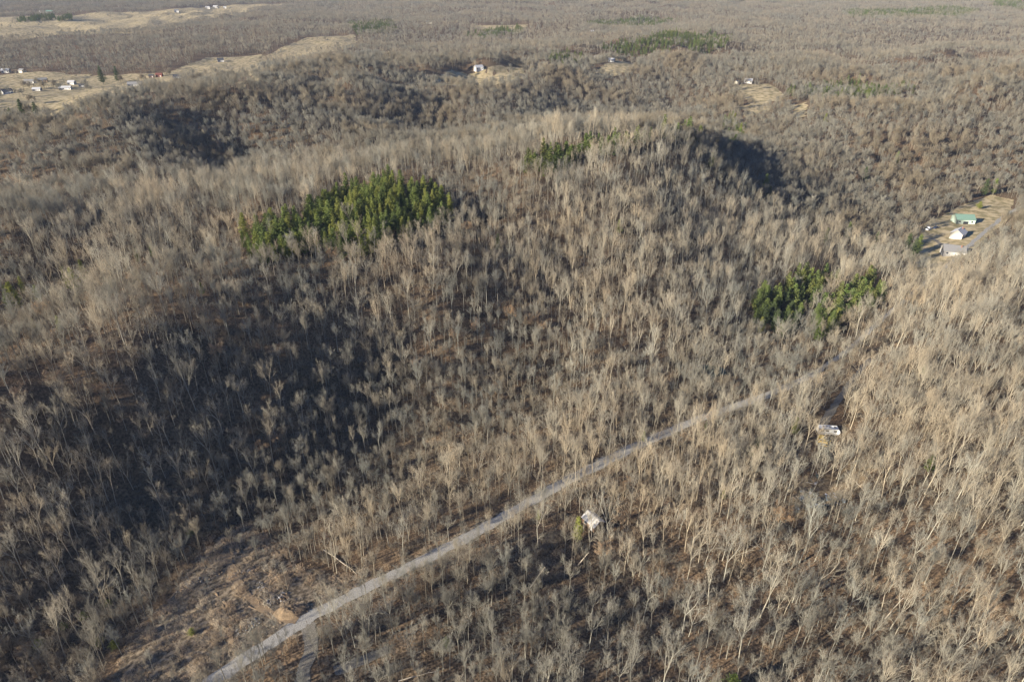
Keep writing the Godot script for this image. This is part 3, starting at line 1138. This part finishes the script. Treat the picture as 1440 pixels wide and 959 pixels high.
	while z < -70.0:
		var x := -300.0
		while x < 260.0:
			var px := x + rng.randf_range(-0.5, 0.5) * s
			var pz := z + rng.randf_range(-0.5, 0.5) * s
			x += s
			var roll := rng.randf()
			if roll > 0.62: continue
			var pix := to_pixel(Vector3(px, 0, pz))
			if pix.x < -120.0 or pix.x > 1560.0 or pix.y > 1040.0 or pix.y < 380.0: continue
			var cut := inside(clearing, px, pz)
			var lump := gap.get_noise_2d(px * 2.5, pz * 2.5)
			var want := 0.07 + 0.12 * maxf(0.0, stand.get_noise_2d(px * 2.0, pz * 2.0) + 0.2)
			if cut: want = clampf(0.5 + 0.8 * lump, 0.12, 0.62)
			elif inside(thicket, px, pz): want = 0.3
			elif px < 0.0 and near_line(creek_line, px, pz) < 20.0: want = 0.5
			if roll > want or not free_spot(px, pz): continue
			var k := rng.randi_range(0, 3)
			if cut and k != 2 and rng.randf() < 0.75: k = 2
			var b := rng.randf_range(0.7, 1.25)
			var w := rng.randf_range(-0.1, 0.14)
			put_b[k][0].append(Transform3D(Basis(Vector3.UP, rng.randf() * TAU).scaled(Vector3.ONE * rng.randf_range(0.6, 1.2) * (0.95 if cut else 0.85)), Vector3(px, height(px, pz), pz)))
			if cut: b *= 1.5
			put_b[k][1].append(Color(b * (1.0 + w), b, b * (1.0 - w)))
		z += s
	var under := stuff("underbrush", "brown leafless underbrush and brambles under the trees", "underbrush")
	var stems := tinted(lin(0.225, 0.185, 0.135))
	for i in 4: mass(under, "thickets", bushes[i], stems, put_b[i][0], put_b[i][1])
	print("bushes ", put_b[0][0].size() + put_b[2][0].size(), " of kinds 0, 2")

func free_spot(x: float, z: float) -> bool:
	if inside_any(fields, x, z) >= 0: return false
	for p in pads:
		if Vector2(x - p[0].x, z - p[0].z).length() < p[1]: return false
	if x * x + z * z < 490000.0:
		if near_line(road_line, x, z) < (2.7 if x < 60.0 else (2.2 if x < 105.0 else 1.0)): return false
		for l in lanes:
			if near_line(l, x, z) < 2.7: return false
	return true

# ---------- buildings, vehicles, heaps ----------
# a gabled body: ridge along x, walls reach down into the slope
func gable_walls(l: float, w: float, h: float, rise: float) -> ArrayMesh:
	var v := PackedVector3Array()
	var x := l / 2.0
	var z := w / 2.0
	var b := -1.5
	var ring := [Vector2(-z, b), Vector2(-z, h), Vector2(0, h + rise), Vector2(z, h), Vector2(z, b)]
	for i in 4:
		var p: Vector2 = ring[i]
		var q: Vector2 = ring[i + 1]
		var a := Vector3(-x, p.y, p.x)
		var c := Vector3(x, q.y, q.x)
		v.append_array([a, Vector3(-x, q.y, q.x), c, a, c, Vector3(x, p.y, p.x)])
	for s in [-1.0, 1.0]:
		for i in range(1, 4):
			var t := [Vector3(s * x, ring[0].y, ring[0].x), Vector3(s * x, ring[i].y, ring[i].x), Vector3(s * x, ring[i + 1].y, ring[i + 1].x)]
			if s > 0: v.append_array([t[0], t[2], t[1]])
			else: v.append_array([t[0], t[1], t[2]])
	# inside out on one side does not matter to the eye, but keep normals outward
	return flat_mesh(v)

func house(called: String, label: String, category: String, where: Vector3, turn: float, l: float, w: float, h: float, rise: float, wall: Material, roof: Material, near: bool, metal := false, door_wide := 1.0) -> Node3D:
	var o := thing(called, label, category, where, turn)
	part("wall", gable_walls(l, w, h, rise), wall, o)
	var slope := atan2(rise, w / 2.0)
	var run := sqrt(rise * rise + w * w / 4.0) + 0.45
	for s in [-1.0, 1.0]:
		var mid := Vector3(0, h + rise * 0.5 + 0.1, s * w * 0.25) + Vector3(0, -sin(slope), s * cos(slope)) * 0.16
		if metal:
			# sheets of roofing side by side, every other one a little proud
			var sheets := int(l / 0.9)
			var wide := (l + 0.6) / sheets
			for k in sheets:
				part("roof_sheet", box(wide - 0.02, 0.06, run), roof, o, mid + Vector3(-l / 2.0 - 0.3 + (k + 0.5) * wide, 0.025 * (k % 2), 0), Vector3(s * slope, 0, 0))
		else:
			part("roof", box(l + 0.7, 0.14, run), roof, o, mid, Vector3(s * slope, 0, 0))
	var cap := part("ridge_cap", box(l + 0.72, 0.08, 0.32), roof, o, Vector3(0, h + rise + 0.2, 0))
	var glass := mat(lin(0.03, 0.035, 0.045), 0.12)
	var trim := mat(lin(0.62, 0.62, 0.60), 0.7)
	var n := maxi(2, int(l / 3.0))
	for s in [-1.0, 1.0]:
		for k in n:
			var xx := -l / 2.0 + (k + 0.5) * l / n
			if s > 0 and k == n / 2:
				var d := part("door", box(door_wide, minf(2.1, h - 0.2), 0.08), glass if door_wide > 1.5 else trim, o, Vector3(xx, minf(2.1, h - 0.2) * 0.5, w / 2.0 + 0.03))
				if near: part("handle", box(0.06, 0.12, 0.06), trim, d, Vector3(door_wide * 0.38, 0, 0.06))
				continue
			var win := part("window", box(1.0, 1.1, 0.06), glass, o, Vector3(xx, h * 0.58, s * (w / 2.0 + 0.02)))
			if near: part("frame", box(1.2, 0.1, 0.09), trim, win, Vector3(0, -0.6, 0))
	if near and category == "house":
		part("chimney", box(0.6, 1.5, 0.6), mat(lin(0.28, 0.15, 0.11)), o, Vector3(l * 0.28, h + rise * 0.85 + 0.3, w * 0.12))
	pads.append([where, maxf(l, w) * 0.5 + (1.2 if called == "shed" else 2.5)])
	return o

# a body made by drawing out a side outline (x along the length, y up) and narrowing its top
func drawn_out(outline: Array, wide: float, narrow: float, top: float) -> ArrayMesh:
	var poly := PackedVector2Array()
	for p in outline: poly.append(Vector2(p[0], p[1]))
	if Geometry2D.is_polygon_clockwise(poly): poly.reverse()
	var at := func(p: Vector2, s: float) -> Vector3:
		return Vector3(p.x, p.y, s * wide / 2.0 * lerpf(1.0, narrow, clampf(p.y / top, 0.0, 1.0)))
	var v := PackedVector3Array()
	for i in poly.size():
		var p := poly[i]
		var q := poly[(i + 1) % poly.size()]
		v.append_array([at.call(p, 1.0), at.call(p, -1.0), at.call(q, 1.0), at.call(q, 1.0), at.call(p, -1.0), at.call(q, -1.0)])
	var tri := Geometry2D.triangulate_polygon(poly)
	for i in range(0, tri.size(), 3):
		var a := poly[tri[i]]
		var b := poly[tri[i + 1]]
		var c := poly[tri[i + 2]]
		if (b - a).cross(c - a) < 0.0:
			var swap := b
			b = c
			c = swap
		v.append_array([at.call(a, 1.0), at.call(c, 1.0), at.call(b, 1.0), at.call(a, -1.0), at.call(b, -1.0), at.call(c, -1.0)])
	return flat_mesh(v)

func wheel(parent: Node, where: Vector3, r: float, wide: float):
	var c := CylinderMesh.new()
	c.top_radius = r
	c.bottom_radius = r
	c.height = wide
	c.radial_segments = 14
	c.rings = 1
	var w := part("wheel", c, mat(lin(0.02, 0.02, 0.02), 0.9), parent, where, Vector3(PI / 2, 0, 0))
	var h := CylinderMesh.new()
	h.top_radius = r * 0.55
	h.bottom_radius = r * 0.55
	h.height = wide + 0.03
	h.radial_segments = 10
	h.rings = 1
	part("rim", h, mat(lin(0.4, 0.4, 0.4), 0.4, 0.6), w)

func car(label: String, where: Vector3, turn: float, paint: Color, truck: bool):
	var o := thing("pickup_truck" if truck else "car", label, "truck" if truck else "car", where, turn)
	var m := mat(paint, 0.3)
	m.clearcoat_enabled = true
	var glass := mat(lin(0.02, 0.025, 0.03), 0.08)
	if truck:
		part("body", drawn_out([[-2.7, 0.4], [-2.7, 1.15], [-0.5, 1.2], [0.9, 1.2], [2.5, 1.1], [2.7, 0.8], [2.7, 0.4]], 1.95, 0.96, 1.2), m, o)
		part("cab", drawn_out([[-0.6, 1.2], [-0.5, 1.82], [0.6, 1.85], [1.2, 1.2]], 1.8, 0.84, 1.85), m, o)
		part("windscreen", drawn_out([[0.72, 1.76], [1.24, 1.22], [1.27, 1.22], [0.76, 1.77]], 1.6, 0.9, 1.85), glass, o)
		part("bed", box(1.9, 0.04, 1.6), mat(lin(0.05, 0.05, 0.05)), o, Vector3(-1.65, 1.2, 0))
	else:
		part("body", drawn_out([[-2.2, 0.35], [-2.25, 0.85], [-1.6, 0.95], [1.0, 0.95], [2.1, 0.8], [2.2, 0.35]], 1.8, 0.95, 0.95), m, o)
		part("cab", drawn_out([[-1.7, 0.95], [-1.1, 1.42], [0.3, 1.45], [1.05, 0.95]], 1.6, 0.8, 1.45), glass, o)
		part("roof", box(1.3, 0.05, 1.2), m, o, Vector3(-0.4, 1.46, 0))
	for x in [-1.5, 1.55]:
		for s in [-0.85, 0.85]: wheel(o, Vector3(x, 0.34, s), 0.36, 0.24)
	for s in [-0.65, 0.65]: part("headlight", box(0.06, 0.16, 0.32), mat(lin(0.7, 0.7, 0.66), 0.2), o, Vector3(2.2 if not truck else 2.69, 0.68, s))

func rock_mesh(sd: int) -> ArrayMesh:
	rng.seed = sd
	var src := SphereMesh.new()
	src.radius = 0.5
	src.height = 1.0
	src.radial_segments = 7
	src.rings = 4
	var st := SurfaceTool.new()
	st.create_from(src, 0)
	var arr := st.commit_to_arrays()
	var v: PackedVector3Array = arr[Mesh.ARRAY_VERTEX]
	var push := FastNoiseLite.new()
	push.seed = sd
	push.frequency = 1.4
	var flat := PackedVector3Array()
	for k in arr[Mesh.ARRAY_INDEX]:
		var p := v[k]
		flat.append(p * (1.0 + 0.55 * push.get_noise_3dv(p)) * Vector3(1.0, 0.7, 0.85))
	return flat_mesh(flat)

var rocks := []
func heap(called: String, label: String, category: String, centre: Vector3, count: int, reach: Vector2, turn: float, tones: Array, sizes: Vector2):
	if rocks.is_empty():
		for i in 5: rocks.append(rock_mesh(40 + i))
	var o := thing(called, label, category, centre, turn)
	rng.seed = int(centre.x * 7.0) + 1234
	for i in count:
		var a := rng.randf() * TAU
		var r := sqrt(rng.randf())
		var p := Vector3(cos(a) * r * reach.x, 0, sin(a) * r * reach.y)
		var g := o.transform * p
		var sz := rng.randf_range(sizes.x, sizes.y)
		p.y = height(g.x, g.z) - centre.y + sz * 0.2 + (1.0 - r) * 0.5 * reach.y * 0.35
		var k := part("stone", rocks[rng.randi() % 5], tones[rng.randi() % tones.size()], o, p, Vector3(rng.randf_range(-0.4, 0.4), rng.randf() * TAU, rng.randf_range(-0.4, 0.4)))
		k.scale = Vector3(sz, sz * rng.randf_range(0.6, 1.0), sz * rng.randf_range(0.7, 1.2))

func log_mesh(l: float, r: float, sd: int) -> ArrayMesh:
	rng.seed = sd
	begin_shape()
	var pts := PackedVector3Array()
	var rad := PackedFloat32Array()
	for i in 7:
		pts.append(Vector3(l * i / 6.0, rng.randf_range(-0.05, 0.05) * l * 0.12, rng.randf_range(-0.05, 0.05) * l * 0.2))
		rad.append(r * lerpf(1.0, 0.45, i / 6.0))
	tube(pts, rad, 7)
	for i in 5: spike(pts[2 + i % 5], Vector3(0.6, rng.randf_range(-0.2, 0.9), rng.randf_range(-1, 1)).normalized(), l * rng.randf_range(0.08, 0.2), r * 0.35)
	return end_shape()

func objects():
	var white := mat(lin(0.52, 0.51, 0.48), 0.85)
	var cream := mat(lin(0.62, 0.58, 0.48), 0.8)
	var grey_roof := textured(noise_texture(256, 0.06, 4, [lin(0.15, 0.15, 0.15), lin(0.24, 0.235, 0.23)], [0.35, 0.65], 41), 4.0)
	var dark_roof := mat(lin(0.07, 0.07, 0.075), 0.85)
	var white_roof := mat(lin(0.40, 0.40, 0.40), 0.7)
	var tin := textured(noise_texture(256, 0.04, 5, [lin(0.26, 0.24, 0.22), lin(0.44, 0.43, 0.42), lin(0.54, 0.54, 0.53)], [0.25, 0.5, 0.8], 42), 3.0, 0.45)
	var green_wall := mat(lin(0.38, 0.46, 0.39), 0.7)
	var green_roof := mat(lin(0.15, 0.24, 0.19), 0.55)
	var grey_wall := mat(lin(0.42, 0.41, 0.39), 0.85)
	var brown_wall := mat(lin(0.22, 0.15, 0.10), 0.9)
	var red_wall := mat(lin(0.16, 0.06, 0.045), 0.9)

	# clearing with the barn and two houses
	house("barn", "pale green metal barn with green roof at the field edge", "barn", on_ground(1354, 313), -0.12, 11.0, 8.0, 3.2, 2.2, green_wall, green_roof, true, true, 3.0)
	house("cottage", "small white house between the green barn and grey house", "house", on_ground(1347, 334), 0.75, 8.0, 6.5, 3.4, 2.2, white, white_roof, true)
	house("grey_house", "grey-roofed house beside the driveway on the tan lawn", "house", on_ground(1340, 357), -0.35, 11.0, 8.5, 2.8, 2.4, grey_wall, grey_roof, true)
	car("white pickup truck parked by trees across from the white house", on_ground(1306, 323), 0.7, lin(0.72, 0.73, 0.75), true)
	car("dark blue car parked beside the white pickup truck", on_ground(1317, 321), 0.5, lin(0.02, 0.035, 0.09), false)

	# shed by the road
	shed_at = on_ground(834, 738)
	house("shed", "weathered shed with white tin roof in the woods by the road", "shed", shed_at, -0.95, 5.4, 4.0, 2.2, 1.4, brown_wall, tin, true, true, 1.2)

	# camper and bulldozer
	camper_at = on_ground(1164, 610)
	var o := thing("camper", "white travel camper parked at the end of the driveway", "camper", camper_at, -0.12)
	part("body", drawn_out([[-3.6, 0.6], [-3.7, 1.4], [-3.5, 2.75], [-3.2, 2.9], [2.9, 2.9], [3.5, 2.2], [3.7, 1.5], [3.3, 0.6]], 2.4, 0.95, 2.9), mat(lin(0.6, 0.6, 0.59), 0.5), o)
	var glass := mat(lin(0.025, 0.03, 0.035), 0.1)
	for x in [-2.4, -0.7, 2.0]:
		for s in [-1.0, 1.0]: part("window", box(1.0, 0.7, 0.06), glass, o, Vector3(x, 2.0, s * 1.165))
	part("door", box(0.75, 1.8, 0.06), mat(lin(0.55, 0.55, 0.54)), o, Vector3(0.7, 1.6, 1.19))
	part("stripe", box(6.4, 0.22, 0.04), mat(lin(0.12, 0.13, 0.16)), o, Vector3(-0.1, 1.1, 1.2))
	for x in [-1.9, 0.3, 1.9]: part("roof_vent", box(0.6, 0.2, 0.6), mat(lin(0.12, 0.12, 0.12)), o, Vector3(x, 3.0, 0))
	part("air_conditioner", box(1.0, 0.32, 0.8), mat(lin(0.3, 0.3, 0.3)), o, Vector3(-0.8, 3.05, 0.1))
	for x in [-0.5, 0.45]:
		for s in [-1.0, 1.0]: wheel(o, Vector3(x, 0.38, s), 0.38, 0.24)
	part("hitch", drawn_out([[3.3, 0.55], [3.3, 0.7], [4.9, 0.62], [4.9, 0.52]], 0.5, 1.0, 1.0), dark_roof, o)
	pads.append([camper_at, 7.5])
	var dozer_at := on_ground(1156, 624)
	var yellow := mat(lin(0.44, 0.30, 0.07), 0.55)
	var steel := mat(lin(0.045, 0.042, 0.04), 0.7)
	o = thing("bulldozer", "yellow tracked bulldozer parked beside the white camper", "bulldozer", dozer_at, -0.5)
	for s in [-1.0, 1.0]: part("track", drawn_out([[-1.9, 0.25], [-2.0, 0.6], [-1.7, 0.95], [1.6, 0.95], [1.9, 0.6], [1.8, 0.25], [1.5, 0.02], [-1.6, 0.02]], 0.55, 1.0, 1.0), steel, o, Vector3(0, 0, s * 1.0))
	part("hull", drawn_out([[-1.8, 0.6], [-1.9, 1.4], [-0.6, 1.5], [0.2, 1.7], [1.7, 1.6], [1.8, 0.6]], 1.35, 0.95, 1.7), yellow, o)
	for s in [-1.0, 1.0]: part("fender", box(2.4, 0.08, 0.62), yellow, o, Vector3(-0.5, 1.12, s * 1.0))
	part("canopy_roof", box(1.9, 0.12, 1.9), yellow, o, Vector3(-0.8, 2.85, 0))
	for x in [-1.6, 0.0]:
		for s in [-0.8, 0.8]: part("canopy_post", box(0.1, 1.5, 0.1), steel, o, Vector3(x, 2.1, s))
	part("seat", box(0.6, 0.7, 0.6), steel, o, Vector3(-0.9, 1.75, 0))
	part("blade", drawn_out([[2.5, 0.05], [2.3, 0.6], [2.45, 1.25], [2.6, 1.25], [2.45, 0.6], [2.65, 0.05]], 3.3, 1.0, 1.3), yellow, o)
	for s in [-1.0, 1.0]: part("push_arm", box(2.6, 0.18, 0.14), yellow, o, Vector3(1.2, 0.5, s * 1.38))
	part("exhaust_pipe", box(0.1, 0.9, 0.1), steel, o, Vector3(0.9, 2.0, 0.2))
	pads.append([dozer_at, 7.0])

	# junk heap
	junk_at = on_ground(1158, 705)
	o = thing("junk_heap", "scattered heap of boards, sheets and tyres in a tan clearing", "junk heap", junk_at)
	rng.seed = 88
	var scrap := [mat(lin(0.60, 0.60, 0.60), 0.5), mat(lin(0.05, 0.05, 0.05)), mat(lin(0.20, 0.16, 0.11)), mat(lin(0.10, 0.12, 0.11)), mat(lin(0.30, 0.27, 0.22)), mat(lin(0.16, 0.20, 0.24), 0.5)]
	var ring := TorusMesh.new()
	ring.inner_radius = 0.2
	ring.outer_radius = 0.36
	ring.rings = 14
	ring.ring_segments = 7
	for i in 110:
		var p: Vector3
		if i % 5 < 2:
			var f := rng.randf()
			p = on_ground(lerpf(1152, 1118, f), lerpf(668, 718, f)) + Vector3(rng.randf_range(-1, 1), 0, rng.randf_range(-1, 1)) * 1.1
		else:
			p = junk_at + Vector3(rng.randf_range(-6.5, 5.5), 0, rng.randf_range(-2.8, 2.8))
		p.y = height(p.x, p.z) + 0.1 + rng.randf() * 0.4
		var turn := Vector3(rng.randf_range(-0.3, 0.3), rng.randf() * TAU, rng.randf_range(-0.35, 0.35))
		match i % 4:
			0: part("board", box(rng.randf_range(1.2, 3.0), 0.06, rng.randf_range(0.14, 0.3)), scrap[[2, 4, 4, 1][i % 3]], o, p - junk_at, turn)
			1: part("metal_sheet", box(rng.randf_range(0.7, 1.5), 0.03, rng.randf_range(0.5, 1.0)), scrap[[0, 5, 3][i % 3]], o, p - junk_at, turn)
			2: part("tyre", ring, scrap[1], o, p - junk_at, turn)
			3: part("crate", drawn_out([[-0.4, 0.0], [-0.42, 0.5], [0.38, 0.55], [0.4, 0.0]], rng.randf_range(0.5, 1.1), 0.9, 0.6), scrap[i % 6], o, p - junk_at, turn)
	pads.append([junk_at, 5.0])

	# the dirt ground by the road: rubble, mound, berms, logs
	var stone_tones := [mat(lin(0.42, 0.40, 0.36)), mat(lin(0.30, 0.28, 0.25)), mat(lin(0.20, 0.18, 0.16)), mat(lin(0.13, 0.12, 0.11)), mat(lin(0.24, 0.17, 0.10))]
	heap("rubble_pile", "pile of broken grey and white concrete next to the dirt mound", "rubble", on_ground(391, 842), 70, Vector2(3.2, 2.4), 0.3, stone_tones, Vector2(0.2, 0.8))
	heap("rubble_pile", "low spread of pale rubble near the road in the dirt ground", "rubble", on_ground(348, 882), 55, Vector2(3.6, 1.8), 0.8, stone_tones, Vector2(0.2, 0.65))
	heap("rubble_pile", "dark line of stones across the middle of the dirt ground", "rubble", on_ground(338, 806), 60, Vector2(4.2, 1.0), 0.5, stone_tones.slice(1), Vector2(0.2, 0.75))
	heap("rubble_pile", "short row of grey stones beside the dirt track", "rubble", on_ground(367, 825), 26, Vector2(2.6, 0.8), -0.9, stone_tones, Vector2(0.2, 0.65))
	heap("rubble_pile", "row of tan stones and clods along the creek bank", "rubble", on_ground(285, 815), 60, Vector2(7.5, 1.2), 0.5, [mat(lin(0.36, 0.25, 0.14)), mat(lin(0.28, 0.2, 0.12)), mat(lin(0.40, 0.33, 0.24))], Vector2(0.3, 0.9))
	var earth := textured(noise_texture(512, 0.05, 6, [lin(0.11, 0.08, 0.05), lin(0.20, 0.145, 0.09), lin(0.31, 0.225, 0.14)], [0.3, 0.5, 0.72], 44), 6.0)
	var mound_at := on_ground(407, 862)
	var lump := FastNoiseLite.new()
	lump.seed = 51
	lump.frequency = 0.5
	var st := SurfaceTool.new()
	st.begin(Mesh.PRIMITIVE_TRIANGLES)
	st.set_smooth_group(0)
	var MR := 12
	var MA := 26
	var pos := []
	for r in MR + 1:
		for a in MA:
			var f := r / float(MR)
			var ang := TAU * a / MA
			var rad := 4.2 * f * (1.0 + 0.22 * lump.get_noise_2d(cos(ang) * 2.0, sin(ang) * 2.0))
			var p := Vector3(cos(ang) * rad * 1.15, 0, sin(ang) * rad * 0.85)
			p.y = height(mound_at.x + p.x, mound_at.z + p.z) - mound_at.y - 0.12 + 2.5 * pow(maxf(0.0, 1.0 - f), 1.05) * (1.0 + 0.55 * lump.get_noise_2d(p.x + 9.0, p.z)) + 0.6 * lump.get_noise_2d(p.x * 4.0, p.z * 4.0) * (1.0 - f)
			pos.append(p)
	for r in MR:
		for a in MA:
			var i0 := r * MA + a
			var i1 := r * MA + (a + 1) % MA
			for k in [i0, i0 + MA, i1, i1, i0 + MA, i1 + MA]: st.add_vertex(pos[k])
	st.index()
	st.generate_normals()
	o = thing("dirt_mound", "orange dirt mound with steep sides beside the gravel road", "dirt mound", mound_at)
	part("earth", st.commit(), earth, o)
	# push-up berms left by a machine
	var berms := [[[348, 735], [330, 748], [322, 765], [330, 785]], [[362, 738], [342, 752], [334, 768], [344, 788]], [[374, 745], [356, 758], [350, 774]], [[345, 850], [372, 862], [398, 880]], [[262, 812], [240, 842], [214, 872]], [[300, 830], [318, 850], [338, 862]], [[455, 838], [490, 822], [520, 808]]]
	for i in berms.size():
		var line := smooth_line(berms[i])
		rng.seed = 600 + i
		begin_shape()
		var pp := PackedVector3Array()
		var rr := PackedFloat32Array()
		for k in range(0, line.size(), 1):
			pp.append(Vector3(line[k].x, height(line[k].x, line[k].y) - 0.25, line[k].y) + Vector3(rng.randf_range(-0.25, 0.25), 0, rng.randf_range(-0.25, 0.25)))
			rr.append(0.0 if k == 0 or k == line.size() - 1 else rng.randf_range(0.28, 0.75))
		tube(pp, rr, 7)
		var bm := MeshInstance3D.new()
		structure("dirt_berm", end_shape(), earth)
	var track := smooth_line([[318, 778], [330, 812], [352, 842], [385, 866], [418, 873]])
	structure("path", ribbon(track, 2.4, 0.2, 61), earth)
	# fallen and leaning trunks
	var pale := mat(lin(0.46, 0.40, 0.31))
	var fallen := [[[455, 773], [500, 806], 0.17, "pale fallen trunk lying by the dirt ground"], [[1215, 690], [1190, 662], 0.14, "fallen trunk lying on the tan clearing"], [[560, 958], [610, 945], 0.15, "fallen trunk by the lower driveway"], [[655, 620], [690, 600], 0.14, "fallen trunk between gravel road and creek"]]
	for f in fallen:
		var a := on_ground(f[0][0], f[0][1])
		var b := on_ground(f[1][0], f[1][1])
		o = thing("fallen_log", f[3], "log", a + Vector3(0, 0.12, 0))
		o.basis = Basis.looking_at((b - a).normalized()) * Basis(Vector3.UP, PI / 2)
		part("trunk", log_mesh(a.distance_to(b), f[2], 70), pale, o)
	var leaning := [[745, 826, 9.0, 0.45, "leaning broken pole of a dead tree in the dark thicket"], [1245, 870, 8.0, 0.3, "broken dead trunk on the brown slope"], [812, 795, 6.0, 0.5, "bent dead pole in the dark thicket"]]
	for f in leaning:
		o = thing("dead_snag", f[4], "dead tree", on_ground(f[0], f[1]) - Vector3(0, 0.3, 0))
		o.basis = Basis(Vector3.FORWARD, f[3]) * Basis(Vector3.BACK, PI / 2)
		part("trunk", log_mesh(f[2], 0.16, 75), pale, o)

	# far houses: foot pixel, length, width, wall height, turn, walls, roof
	var far := [
		["farmhouse", [842, 84], 15.0, 8.0, 3.6, 0.1, white, white_roof, "long white farmhouse on the ridge beside the dark pine clump"], ["outbuilding", [860, 87], 9.0, 7.0, 3.2, -0.4, white, white_roof, "white garage next to the long white farmhouse"], ["outbuilding", [874, 85], 5.0, 4.0, 2.4, 0.3, brown_wall, dark_roof, "small brown shed beyond the white garage"],
		["farmhouse", [673, 98], 11.0, 8.0, 3.4, 0.5, white, white_roof, "white house at the edge of the small tan ridge field"],
		["farmhouse", [1052, 117], 11.0, 8.0, 3.6, -0.3, white, white_roof, "bright white house in the hollow with tan yard"], ["outbuilding", [1036, 118], 6.0, 5.0, 3.0, 0.9, cream, grey_roof, "cream shed beside the bright white hollow house"],
		["village_house", [10, 132], 11.0, 8.0, 3.6, 0.8, white, dark_roof, "white gabled house with dark roof at the village edge"], ["village_house", [42, 117], 14.0, 7.0, 3.0, 0.0, white, grey_roof, "long pale house in the middle of the village"], ["trailer_home", [92, 126], 15.0, 6.0, 2.8, 0.12, white, white_roof, "long white trailer home on the hay field edge"], ["village_house", [101, 119], 9.0, 7.0, 3.4, 0.0, white, white_roof, "white house behind the long white trailer home"], ["outbuilding", [115, 122], 7.0, 5.0, 2.6, 0.2, grey_wall, dark_roof, "dark shed past the white trailer home"], ["village_house", [60, 115], 11.0, 7.0, 3.2, 0.4, brown_wall, grey_roof, "brown house among the village yards"], ["village_house", [52, 128], 10.0, 6.0, 2.8, 0.1, grey_wall, white_roof, "grey low house along the village lane"], ["village_house", [8, 102], 11.0, 8.0, 3.4, 0.2, white, white_roof, "white house under the wooded slope"], ["village_house", [31, 102], 9.0, 7.0, 3.2, -0.4, cream, grey_roof, "cream house under the wooded slope"],
		["outbuilding", [190, 121], 18.0, 8.0, 3.0, 0.1, grey_wall, grey_roof, "long grey farm building below the two evergreens"], ["outbuilding", [213, 109], 7.0, 5.0, 3.0, 0.1, red_wall, dark_roof, "smaller red barn in the hay field"], ["outbuilding", [224, 108], 9.0, 6.0, 3.4, 0.1, red_wall, red_wall, "larger red barn in the hay field"], ["village_house", [249, 110], 10.0, 7.0, 3.0, 0.3, white, dark_roof, "white house with dark roof near the red barns"],
		["farmhouse", [310, 87], 10.0, 8.0, 3.8, 0.4, grey_wall, dark_roof, "grey farmhouse in the middle of the valley fields"],
		["farm_hall", [68, 19], 26.0, 12.0, 5.0, 0.05, white, green_roof, "big green-roofed farm hall behind dark evergreen rows"], ["farmhouse", [58, 18], 10.0, 8.0, 5.0, 0.9, white, grey_roof, "white gabled house beside the green-roofed farm hall"], ["farmhouse", [248, 17], 12.0, 9.0, 5.0, 0.3, white, grey_roof, "pale house at the top of the upper field"], ["outbuilding", [292, 12], 14.0, 9.0, 4.0, 0.1, white, white_roof, "white farm shed on the upper field"], ["outbuilding", [303, 11], 16.0, 9.0, 4.4, -0.1, white, white_roof, "longest white farm shed on the upper field"], ["outbuilding", [316, 12], 9.0, 8.0, 4.0, 0.2, cream, white_roof, "cream farm shed on the upper field"],
		["farmhouse", [603, 33], 14.0, 9.0, 3.6, 0.2, cream, grey_roof, "far cream house among pines on the wooded hill"], ["farmhouse", [832, 46], 9.0, 7.0, 3.4, 0.2, white, white_roof, "tiny far white house in the bare woods"]]
	for f in far: house(f[0], f[8], "building" if f[0].begins_with("out") or f[0].begins_with("farm_h") else "house", on_ground(f[1][0], f[1][1]), f[5], f[2] * 0.82, f[3] * 0.82, f[4] * 0.85, f[3] * 0.26, f[6], f[7], false)
